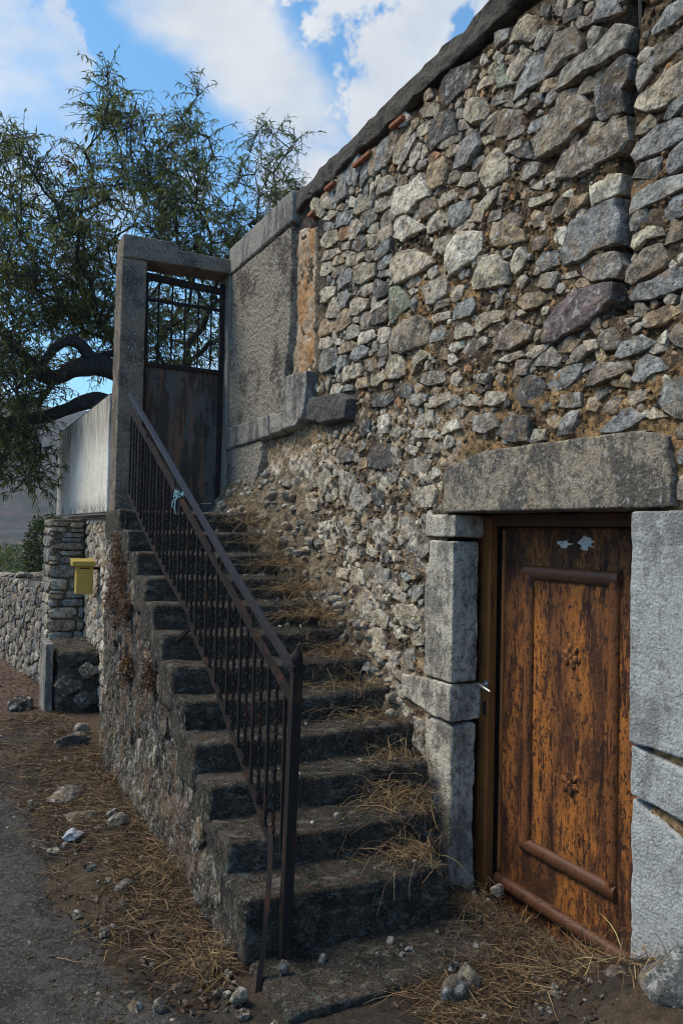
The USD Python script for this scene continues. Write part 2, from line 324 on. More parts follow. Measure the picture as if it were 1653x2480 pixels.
def put(parent, name, mesh, material, smooth=30, tint=None, label=None, kind=None, cat=None, group=None):
    """One Mesh under parent. mesh: (v, f) or (v, f, n) or trimesh, in world coordinates."""
    n = None
    if isinstance(mesh, (tuple, list)) and len(mesh) == 3:
        v, f, n = mesh
    else:
        v, f, n = meshkit.arrays(mesh, smooth)
    path = parent + '/' + free_name(parent, name)
    base = np.zeros(3)
    for k, b in BASE.items():
        if path.startswith(k + '/'):
            base = b
    m = UsdGeom.Mesh.Define(stage, path)
    m.CreatePointsAttr(Vt.Vec3fArray.FromNumpy((v - base).astype(np.float32)))
    m.CreateFaceVertexCountsAttr(Vt.IntArray.FromNumpy(np.full(len(f), 3, np.int32)))
    m.CreateFaceVertexIndicesAttr(Vt.IntArray.FromNumpy(np.asarray(f, np.int32).ravel()))
    m.CreateSubdivisionSchemeAttr('none')
    if n is not None:
        m.CreateNormalsAttr(Vt.Vec3fArray.FromNumpy(np.asarray(n, np.float32)))
        m.SetNormalsInterpolation('vertex')
    if tint is not None:
        tint = np.asarray(tint, np.float32)
        if tint.ndim == 1:
            tint = np.tile(tint, (len(v), 1))
        UsdGeom.PrimvarsAPI(m).CreatePrimvar('tint', Sdf.ValueTypeNames.Color3fArray, 'vertex').Set(Vt.Vec3fArray.FromNumpy(np.ascontiguousarray(tint)))
    UsdShade.MaterialBindingAPI.Apply(m.GetPrim()).Bind(LOOK[material])
    tag(m.GetPrim(), label, cat, group, kind)
    return path


def join(parts):
    """[(v, f, n, tint)] -> one (v, f, n), tint."""
    vs, fs, ns, ts, o = [], [], [], [], 0
    for v, f, n, t in parts:
        vs.append(v); fs.append(f + o); ns.append(n); ts.append(np.tile(t, (len(v), 1)) if np.ndim(t) == 1 else t); o += len(v)
    return (np.vstack(vs), np.vstack(fs), np.vstack(ns)), np.vstack(ts)


def smoothstep(a, b, x):
    t = np.clip((x - a) / (b - a), 0, 1)
    return t * t * (3 - 2 * t)


def fb(p, freq, octv=4, seed=0):
    return meshkit.fbm(np.asarray(p) * freq, octv, seed) - 0.5


def grid(u0, u1, v0, v1, res, fn, keep=None, flip=False):
    """A sheet fn(U, V) -> points; keep(U, V) of cell centres chooses cells."""
    nu, nv = max(2, int(round((u1 - u0) / res)) + 1), max(2, int(round((v1 - v0) / res)) + 1)
    U, V = np.meshgrid(np.linspace(u0, u1, nu), np.linspace(v0, v1, nv), indexing='ij')
    P = fn(U, V).reshape(-1, 3)
    i = np.arange(nu * nv).reshape(nu, nv)
    a, b, c, d = i[:-1, :-1], i[1:, :-1], i[1:, 1:], i[:-1, 1:]
    if keep is not None:
        k = keep((U[:-1, :-1] + U[1:, 1:]) / 2, (V[:-1, :-1] + V[1:, 1:]) / 2)
        a, b, c, d = a[k], b[k], c[k], d[k]
    q = np.stack([a.ravel(), b.ravel(), c.ravel(), d.ravel()], 1)
    f = np.vstack([q[:, [0, 1, 2]], q[:, [0, 2, 3]]])
    if flip:
        f = f[:, ::-1]
    used = np.unique(f)
    m = np.full(len(P), -1); m[used] = np.arange(len(used))
    P, f = P[used], m[f]
    v, f, n = meshkit.arrays((P, f), True)
    return (v, f, n), np.stack([U.ravel()[used], V.ravel()[used]], 1)


def block(lo, hi, r=0.012, res=0.04, amp=0.006, freq=9.0, seed=0, warp=None):
    """A box with rounded, slightly uneven edges and faces."""
    lo, hi = np.array(lo, float), np.array(hi, float)
    r = min(r, (hi - lo).min() * 0.49)
    vs, fs, o = [], [], 0
    n = np.clip(np.ceil((hi - lo) / res).astype(int), 2, 90)

    def axis(k):
        inner = np.linspace(lo[k] + r, hi[k] - r, max(2, n[k]))
        e = np.array([0, 0.25, 0.6]) * r
        return np.concatenate([lo[k] + e, inner, (hi[k] - e)[::-1]])
    ax = [axis(k) for k in range(3)]
    for k in range(3):
        a, b = (k + 1) % 3, (k + 2) % 3
        A, B = np.meshgrid(ax[a], ax[b], indexing='ij')
        for side in (0, 1):
            P = np.zeros(A.shape + (3,)); P[..., a] = A; P[..., b] = B; P[..., k] = (lo, hi)[side][k]
            i = np.arange(A.size).reshape(A.shape) + o
            q = np.stack([i[:-1, :-1].ravel(), i[1:, :-1].ravel(), i[1:, 1:].ravel(), i[:-1, 1:].ravel()], 1)
            if side == 0:
                q = q[:, ::-1]
            vs.append(P.reshape(-1, 3)); fs.append(q); o += A.size
    v, q = np.vstack(vs), np.vstack(fs)
    c = np.clip(v, lo + r, hi - r)
    d = v - c
    L = np.linalg.norm(d, axis=1, keepdims=True)
    d = d / np.maximum(L, 1e-9)
    v = c + d * r
    if amp:
        v = v + d * (fb(v, freq, 4, seed)[:, None] * 2 * amp + fb(v, freq * 4, 3, seed + 5)[:, None] * amp * 0.7)
    m = trimesh.Trimesh(v, np.vstack([q[:, [0, 1, 2]], q[:, [0, 2, 3]]]), process=False)
    m.merge_vertices(digits_vertex=6)
    m.update_faces(m.nondegenerate_faces())
    v = np.array(m.vertices)
    if warp is not None:
        v = warp(v)
    return v, np.array(m.faces)


def tube(pts, rad, n=6, square=False, twist=0.0, cap=True):
    """A bar swept along points; rad is a number or one per point; square: a four-sided bar."""
    P = np.asarray(pts, float)
    k = len(P)
    R = np.broadcast_to(np.asarray(rad, float), (k,))
    T = np.gradient(P, axis=0); T /= np.maximum(np.linalg.norm(T, axis=1, keepdims=True), 1e-9)
    ref = np.array([0, 0, 1.0]) if abs(T[0, 2]) < 0.9 else np.array([1.0, 0, 0])
    X = np.cross(T[0], ref); X /= np.linalg.norm(X)
    if square:
        n = 4
    rings = []
    for i in range(k):
        X = X - T[i] * (X @ T[i]); X /= np.linalg.norm(X)
        Y = np.cross(T[i], X)
        a = np.arange(n) * 2 * np.pi / n + (np.pi / 4 if square else 0) + twist * i
        rr = R[i] * (math.sqrt(2) if square else 1)
        rings.append(P[i] + rr * (np.cos(a)[:, None] * X + np.sin(a)[:, None] * Y))
    v = np.vstack(rings)
    f = []
    for i in range(k - 1):
        for j in range(n):
            a, b, c, d = i * n + j, i * n + (j + 1) % n, (i + 1) * n + (j + 1) % n, (i + 1) * n + j
            f += [(a, b, c), (a, c, d)]
    if cap:
        v = np.vstack([v, P[:1], P[-1:]])
        for j in range(n):
            f += [(k * n, (j + 1) % n, j), (k * n + 1, (k - 1) * n + j, (k - 1) * n + (j + 1) % n)]
    return v, np.array(f)


def cat_meshes(ms):
    o, vs, fs = 0, [], []
    for v, f in ms:
        vs.append(v); fs.append(np.asarray(f) + o); o += len(v)
    return np.vstack(vs), np.vstack(fs)


def radial(poly, n):
    """Radii of a polygon about its centroid at n angles (star-shaped outline)."""
    c = np.array(poly.representative_point().coords[0]) if not poly.contains(poly.centroid) else np.array(poly.centroid.coords[0])
    ext = np.array(poly.exterior.coords)
    a = np.arange(n) * 2 * np.pi / n
    corner = np.arctan2(ext[:-1, 1] - c[1], ext[:-1, 0] - c[0]) % (2 * np.pi)
    for q_ in corner[:n // 2 + 2]:                      # keep the outline's own corners
        k_ = int(np.argmin(np.abs((a - q_ + np.pi) % (2 * np.pi) - np.pi)))
        a[k_] = q_
    a = np.sort(a)
    D = np.stack([np.cos(a), np.sin(a)], 1)
    p, q = ext[:-1] - c, ext[1:] - c
    e = q - p
    den = D[:, None, 0] * e[None, :, 1] - D[:, None, 1] * e[None, :, 0]
    den = np.where(np.abs(den) < 1e-12, 1e-12, den)
    t = (p[None, :, 0] * e[None, :, 1] - p[None, :, 1] * e[None, :, 0]) / den
    s = (p[None, :, 0] * D[:, None, 1] - p[None, :, 1] * D[:, None, 0]) / den
    t = np.where((t > 0) & (s >= -1e-6) & (s <= 1 + 1e-6), t, 1e9)
    r = t.min(1)
    r[r > 1e8] = np.median(r[r < 1e8]) if (r < 1e8).any() else 0.02
    return c, D, r


RINGS = np.array([(1.0, -1.0, 0.0), (1.0, 0.05, 0.3), (0.99, 0.80, 1.0), (0.94, 0.99, 1.0), (0.74, 1.0, 1.0), (0.50, 1.0, 1.0), (0.25, 1.0, 1.0)])


def stone_mesh(poly, h, seed, frame, n=20, deep=0.05, lump=1.0, round_=0.0):
    """A quarried stone bedded in a wall: outline poly in (u, v), rising h above the wall with split facets. frame: origin, U, V, N."""
    r_ = np.random.default_rng(seed)
    c, D, r = radial(poly, n)
    r = r * (1 + r_.normal(0, 0.03, n))
    size = max(0.02, math.sqrt(max(poly.area, 1e-6)))
    rmax = max(r.max(), 1e-3)
    g = r_.normal(0, 0.32, 2)
    planes = [(g[0], g[1], 1.0)]
    a0 = r_.uniform(0, 2 * np.pi)
    for q_ in range(4):
        a = a0 + q_ * np.pi / 2 + r_.normal(0, 0.4); s = r_.uniform(0.3, 1.3)
        planes.append((-math.cos(a) * s, -math.sin(a) * s, 1.0 + s * r_.uniform(0.05, 0.5)))
    pts = []
    for s, hh, w in RINGS:
        s2 = s * (1 - round_ * 0.06 * (hh > 0.5))
        xy = D * (r * s2)[:, None]
        top = np.min([1.05 * c0 + (ax * xy[:, 0] + bz * xy[:, 1]) / rmax for ax, bz, c0 in planes], axis=0)
        z = np.where(hh < 0, -deep, h * hh * np.clip(top, 0.42, 1.5))
        pts.append(np.column_stack([xy + c, z]))
    top0 = min(1.05 * c0 for _, _, c0 in planes)
    pts.append(np.array([[c[0], c[1], h * np.clip(top0, 0.3, 1.5)]]))
    P = np.vstack(pts)
    q = np.column_stack([P[:, 0], P[:, 1], P[:, 2]])
    amp = lump * min(0.012, 0.05 * size + 0.002)
    wob = fb(q + seed * 0.37, 0.9 / size + 7, 3, seed % 97) * amp * 2.2
    wob2 = fb(q + seed * 0.11, 55.0, 3, seed % 89) * min(0.007, 0.035 * size)
    edge = np.concatenate([np.repeat([0.0, 0.4, 1, 1, 1, 1, 1], n), [1]])
    P[:, 2] += (wob + wob2) * edge
    k = len(RINGS)
    f = []
    for i in range(k - 1):
        for j in range(n):
            a, b, cc, d = i * n + j, i * n + (j + 1) % n, (i + 1) * n + (j + 1) % n, (i + 1) * n + j
            f += [(a, b, cc), (a, cc, d)]
    for j in range(n):
        f.append(((k - 1) * n + j, (k - 1) * n + (j + 1) % n, k * n))
    O, U, V, N = (np.asarray(x, float) for x in frame)
    v = O + P[:, :1] * U + P[:, 1:2] * V + P[:, 2:] * N
    f = np.array(f)
    if np.dot(np.cross(U, V), N) < 0:
        f = f[:, ::-1]
    return meshkit.arrays((v, f), 24)


TINT = {'b': (0.275, 0.285, 0.285), 'g': (0.30, 0.28, 0.245), 'w': (0.59, 0.54, 0.46), 'l': (0.46, 0.405, 0.32), 't': (0.38, 0.29, 0.19), 'o': (0.40, 0.22, 0.11),
        'd': (0.105, 0.103, 0.10), 'p': (0.185, 0.15, 0.155), 'n': (0.25, 0.21, 0.165), 'e': (0.25, 0.275, 0.215)}


def tint_of(code, r_):
    return np.clip(np.array(TINT[code]) * r_.uniform(0.85, 1.15) * np.array([1.16, 1.12, 1.05]) * (1 + r_.normal(0, 0.012, 3)), 0.02, 0.75)


def pack(w, h, row, aspect=1.6, seed=0, jitter=0.22, gap=0.012):
    """Outlines of roughly coursed rubble filling a w by h rectangle."""
    r_ = np.random.default_rng(seed)
    out, z = [], 0.0
    rows = []
    while z < h - row * 0.4:
        d = row * r_.uniform(0.65, 1.4)
        d = min(d, h - z)
        rows.append((z, z + d)); z += d
    for a, b in rows:
        x = -r_.uniform(0, row)
        while x < w:
            L = (b - a) * aspect * r_.uniform(0.55, 1.5)
            x1 = x + L
            parts = [(a, b)] if r_.random() < 0.75 or b - a < row * 0.8 else [(a, a + (b - a) * r_.uniform(0.35, 0.65)), None]
            if len(parts) == 2:
                parts[1] = (parts[0][1], b)
            for p, q in parts:
                X0, X1 = max(0, x) + gap / 2, min(w, x1) - gap / 2
                if X1 - X0 < 0.03 or q - p < 0.025:
                    continue
                m = 10
                t = np.linspace(0, 2 * np.pi, m, endpoint=False) + r_.uniform(-0.2, 0.2, m)
                e = 0.42
                cx, sy = np.sign(np.cos(t)) * np.abs(np.cos(t)) ** e, np.sign(np.sin(t)) * np.abs(np.sin(t)) ** e
                px = (X0 + X1) / 2 + (X1 - X0) / 2 * cx * (1 - r_.uniform(0, jitter, m))
                pz = (p + q) / 2 + (q - p - gap) / 2 * sy * (1 - r_.uniform(0, jitter, m))
                P = Polygon(np.column_stack([px, pz])).buffer(0)
                if P.geom_type == 'Polygon' and P.area > 4e-4:
                    out.append(P)
            x = x1
    return out


def rubble_cells(w, h, size, seed=0, stretch=1.25, gap=0.014):
    """Outlines of uncoursed rubble: irregular cells filling a w by h rectangle."""
    from scipy.spatial import Voronoi
    from shapely.geometry import box
    r_ = np.random.default_rng(seed)
    n = int(w * h / size ** 2)
    pts = r_.uniform(0, 1, (n * 6, 2)) * [w / stretch, h]
    keep = []
    for p in pts:
        lim = size * r_.uniform(0.55, 1.05)
        if all((p[0] - q[0]) ** 2 + (p[1] - q[1]) ** 2 > lim * lim for q in keep[-400:]):
            keep.append(p)
    pts = np.array(keep)
    mir = np.vstack([pts, pts * [-1, 1], pts * [1, -1], [2 * w / stretch, 0] + pts * [-1, 1], [0, 2 * h] + pts * [1, -1]])
    vor = Voronoi(mir)
    out = []
    for i in range(len(pts)):
        reg = vor.regions[vor.point_region[i]]
        if -1 in reg or not reg:
            continue
        P = Polygon(vor.vertices[reg] * [stretch, 1]).intersection(box(0, 0, w, h)).buffer(-gap / 2 - 0.012).buffer(0.012)
        if P.geom_type == 'Polygon' and P.area > 6e-4:
            out.append(P)
    return out


def boulder(center, size, seed, sub=3, flat=0.7):
    """A loose broken rock."""
    r_ = np.random.default_rng(seed)
    m = trimesh.creation.icosphere(subdivisions=sub)
    v = np.array(m.vertices)
    for _ in range(9):
        d = r_.normal(size=3); d /= np.linalg.norm(d)
        k = r_.uniform(0.55, 0.9)
        over = np.maximum(v @ d - k, 0)
        v = v - over[:, None] * d
    v = v * (1 + 0.25 * fb(v + seed, 2.2, 3, seed % 50)[:, None])
    v *= np.asarray(size)
    a = r_.uniform(0, 2 * np.pi)
    R = np.array([[math.cos(a), -math.sin(a), 0], [math.sin(a), math.cos(a), 0], [0, 0, 1]])
    v = v @ R.T
    return v + np.asarray(center), np.array(m.faces)

# ------------------------------------------------------------------ ground
def heap(x, y):
    h = 0.34 * np.exp(-(((x - 1.75) / 0.62) ** 2) - ((y - 0.05) / 0.62) ** 2)
    h = h + 0.05 * np.exp(-(((x - 3.0) / 0.28) ** 2) - ((y - 0.02) / 0.25) ** 2)
    h = h + 0.05 * np.exp(-(((x - 5.2) / 1.6) ** 2) - ((y - 1.32) / 0.16) ** 2)
    return h


def ground_z(x, y, detail=True):
    p = np.stack([x, y, np.zeros_like(x)], -1)
    z = heap(x, y) + 0.05 * fb(p, 1.1, 3, 3)
    if detail:
        z = z + 0.034 * fb(p, 9.0, 4, 4) + 0.014 * fb(p, 34.0, 3, 5)
    near = smoothstep(13.0, 10.5, x) * smoothstep(0.4, 1.4, x)
    z = z - 0.13 * smoothstep(0.04, -0.08, y) * smoothstep(2.1, 2.35, x) * smoothstep(3.45, 3.35, x)
    return z - 0.012


def axis(a, b, fine, lo, hi, growth=1.35):
    mid = np.arange(a, b + fine / 2, fine)
    up, s, t = [], fine, b
    while t < hi:
        s *= growth; t += s; up.append(min(t, hi))
    dn, s, t = [], fine, a
    while t > lo:
        s *= growth; t -= s; dn.append(max(t, lo))
    return np.concatenate([dn[::-1], mid, up])


def sheet(ax, ay, zfn):
    X, Y = np.meshgrid(ax, ay, indexing='ij')
    P = np.stack([X, Y, zfn(X, Y)], -1).reshape(-1, 3)
    i = np.arange(X.size).reshape(X.shape)
    q = np.stack([i[:-1, :-1].ravel(), i[1:, :-1].ravel(), i[1:, 1:].ravel(), i[:-1, 1:].ravel()], 1)
    return meshkit.arrays((P, q), True)


g = sheet(axis(1.4, 9.5, 0.028, -14, 16), axis(-0.3, 2.9, 0.028, -14, 16), lambda X, Y: ground_z(X, Y))
gp = g[0]
litter = smoothstep(0.42, 0.58, meshkit.fbm(gp * 1.7, 4, 9))[:, None]
gt = np.array([0.052, 0.041, 0.032]) * (1 - litter) + np.array([0.085, 0.060, 0.038]) * litter
far = smoothstep(6.5, 9.0, gp[:, 0])[:, None]
gt = gt * (1 - far) + np.array([0.115, 0.075, 0.055]) * far
tag(stage.GetPrimAtPath(put('/World', 'ground', g, 'soil', tint=gt)), 'dark earth littered with straw, leaves and stone chips', 'ground', kind='structure')

pave = Polygon([(5.81, 1.93), (5.22, 1.78), (4.63, 1.72), (4.19, 1.75), (3.92, 1.80), (3.67, 1.70), (3.27, 1.58), (2.98, 1.50), (2.74, 1.46), (2.3, 1.55), (1.2, 1.75), (-3, 2.2), (-3, 6), (6.3, 6)])


def poly_dist(U, V, poly):
    """Signed distance to a polygon's outline, positive inside."""
    from shapely import contains_xy
    ext = np.array(poly.exterior.coords)
    d = np.full(U.shape, 1e9)
    for a, b in zip(ext[:-1], ext[1:]):
        e = b - a
        t = np.clip(((U - a[0]) * e[0] + (V - a[1]) * e[1]) / max(e @ e, 1e-12), 0, 1)
        d = np.minimum(d, np.hypot(U - a[0] - t * e[0], V - a[1] - t * e[1]))
    return np.where(contains_xy(poly, U, V), d, -d)


def pave_fn(U, V):
    p = np.stack([U, V, 0 * U], -1)
    d = poly_dist(U, V, pave) + 0.16 * fb(p, 4.0, 4, 21) + 0.07 * fb(p, 18.0, 3, 22)
    return np.stack([U, V, 0.03 * fb(p, 1.1, 3, 3) + 0.006 * fb(p, 30, 3, 8) - 0.012 + np.where(d > 0, 0.016 * smoothstep(0, 0.12, d), -0.05)], -1)


m, uv = grid(1.2, 6.3, 1.2, 3.4, 0.03, pave_fn)
tag(stage.GetPrimAtPath(put('/World', 'pavement', m, 'pavement')), 'worn grey concrete pavement with a ragged edge left of the steps', 'pavement', kind='structure')

# far land: a valley behind the boundary wall and hills round it
rr = np.concatenate([np.geomspace(13, 60, 14), np.geomspace(75, 950, 46)])
aa = np.linspace(0, 2 * np.pi, 181)
R_, A_ = np.meshgrid(rr, aa, indexing='ij')
HX, HY = 4 + R_ * np.cos(A_), 1 + R_ * np.sin(A_)
hp = np.stack([HX, HY, 0 * HX], -1)
HZ = -0.25 - 7 * smoothstep(14, 70, R_) + 62 * smoothstep(90, 420, R_) * (0.55 + 0.9 * meshkit.fbm(hp / 240.0, 4, 31)) + 9 * fb(hp, 1 / 30.0, 4, 35) * smoothstep(60, 200, R_)
i = np.arange(R_.size).reshape(R_.shape)
q = np.stack([i[:-1, :-1].ravel(), i[1:, :-1].ravel(), i[1:, 1:].ravel(), i[:-1, 1:].ravel()], 1)
hv = np.stack([HX, HY, HZ], -1).reshape(-1, 3)
hm = meshkit.arrays((hv, q), True)
ht = np.where((R_.ravel() > 70)[:, None], np.array([0.066, 0.052, 0.044]), np.array([0.045, 0.052, 0.024]))
tag(stage.GetPrimAtPath(put('/World', 'hills', hm, 'hill_ground', tint=ht)), 'bare purple brown hillsides beyond the boundary wall', 'hills', kind='structure')

# ------------------------------------------------------------------ the stone house
house = thing('stone_house', 'old rubble stone house with a rusty brown door under a long stone lintel', 'house', (4.0, -0.2, 0.0))
FRONT = ((0, 0, 0), (1, 0, 0), (0, 0, 1), (0, 1, 0))


def flush_zone(x, z):
    return smoothstep(3.15, 3.75, x) * smoothstep(2.55, 2.15, z + 0.08 * np.sin(x * 3))


def joint_x(z):
    return 2.275 + (3.66 - z) * 0.042


def wall_y(X, Z):
    p = np.stack([X, 0 * X, Z], -1)
    w = flush_zone(X, Z)
    up = -0.008 + 0.055 * fb(p, 7, 4, 41) + 0.034 * fb(p, 24, 4, 42) + 0.014 * fb(p, 70, 2, 43)
    lo = 0.006 + 0.06 * fb(p, 6.5, 4, 57) + 0.04 * fb(p, 22, 4, 45) + 0.014 * fb(p, 70, 2, 43)
    y = up * (1 - w) + lo * w
    g1 = (np.abs(X - joint_x(Z)) < 0.03) & (Z > 2.56)
    y = np.where(g1, -0.13, y)
    g2 = (np.abs(Z - (2.56 + 0.03 * np.sin(X * 6))) < 0.018) & (X < 2.3)
    return np.where(g2, y - 0.05, y)


def wall_keep(X, Z):
    door = (X > 2.12) & (X < 3.47) & (Z < 1.83)
    return ~door & ((X < 5.52) | (Z < 2.42))


m, uv = grid(0.4, 6.5, -0.3, 4.08, 0.0125, lambda U, V: np.stack([U, wall_y(U, V), V], -1), wall_keep, flip=True)
X, Z = uv[:, 0], uv[:, 1]
p3 = np.stack([X, 0 * X, Z], -1)
n1 = meshkit.fbm(p3 * 2.3, 4, 51)[:, None]
n2 = meshkit.fbm(p3 * 9.0, 4, 52)[:, None]


def blend(a, b, t):
    return a * (1 - t) + np.asarray(b) * t


col = np.tile(np.array([0.13, 0.088, 0.05]), (len(X), 1))
mid = (smoothstep(3.25, 2.75, Z + (n1[:, 0] - 0.5) * 0.9))[:, None]
col = blend(col, (0.40, 0.24, 0.11), mid * (0.55 + 0.45 * n2))
left = (smoothstep(4.0, 4.35, X) * smoothstep(2.6, 2.9, Z))[:, None]
col = blend(col, (0.115, 0.095, 0.07), left * 0.85)
fl = flush_zone(X, Z)[:, None]
col = blend(col, (0.42, 0.335, 0.235), fl * 0.9)
near_jamb = (smoothstep(4.25, 3.7, X) * smoothstep(2.1, 1.8, Z))[:, None]
col = blend(col, (0.34, 0.225, 0.12), near_jamb * 0.75)
crust = (smoothstep(0.5, 0.62, n1[:, 0] + 0.22 * np.exp(-((X - 4.4) / 0.55) ** 2 - ((Z - 2.2) / 0.33) ** 2)))[:, None]
col = blend(col, (0.055, 0.05, 0.045), crust * 0.75)
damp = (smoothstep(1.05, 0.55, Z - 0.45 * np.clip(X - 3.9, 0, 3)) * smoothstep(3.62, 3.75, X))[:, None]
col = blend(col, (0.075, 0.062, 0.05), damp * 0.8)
white_ = (smoothstep(0.50, 0.60, meshkit.fbm(p3 * 6.5, 4, 57)) * fl[:, 0])[:, None]
col = blend(col, (0.58, 0.52, 0.43), white_ * 0.8)
brown = (smoothstep(0.52, 0.66, n2[:, 0]) * fl[:, 0])[:, None]
col = blend(col, (0.14, 0.10, 0.065), brown * 0.7)
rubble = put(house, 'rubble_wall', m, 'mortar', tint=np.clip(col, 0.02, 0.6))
# masonry body behind the face, and the flat roof
put(house, 'masonry_body', block((0.4, -6.0, -0.3), (6.94, -0.27, 4.1), 0.02, 0.6, 0.0), 'coping_concrete')
put(house, 'roof_slab', block((0.4, -6.05, 4.104), (6.94, -0.32, 4.2), 0.02, 0.4, 0.004), 'coping_concrete')

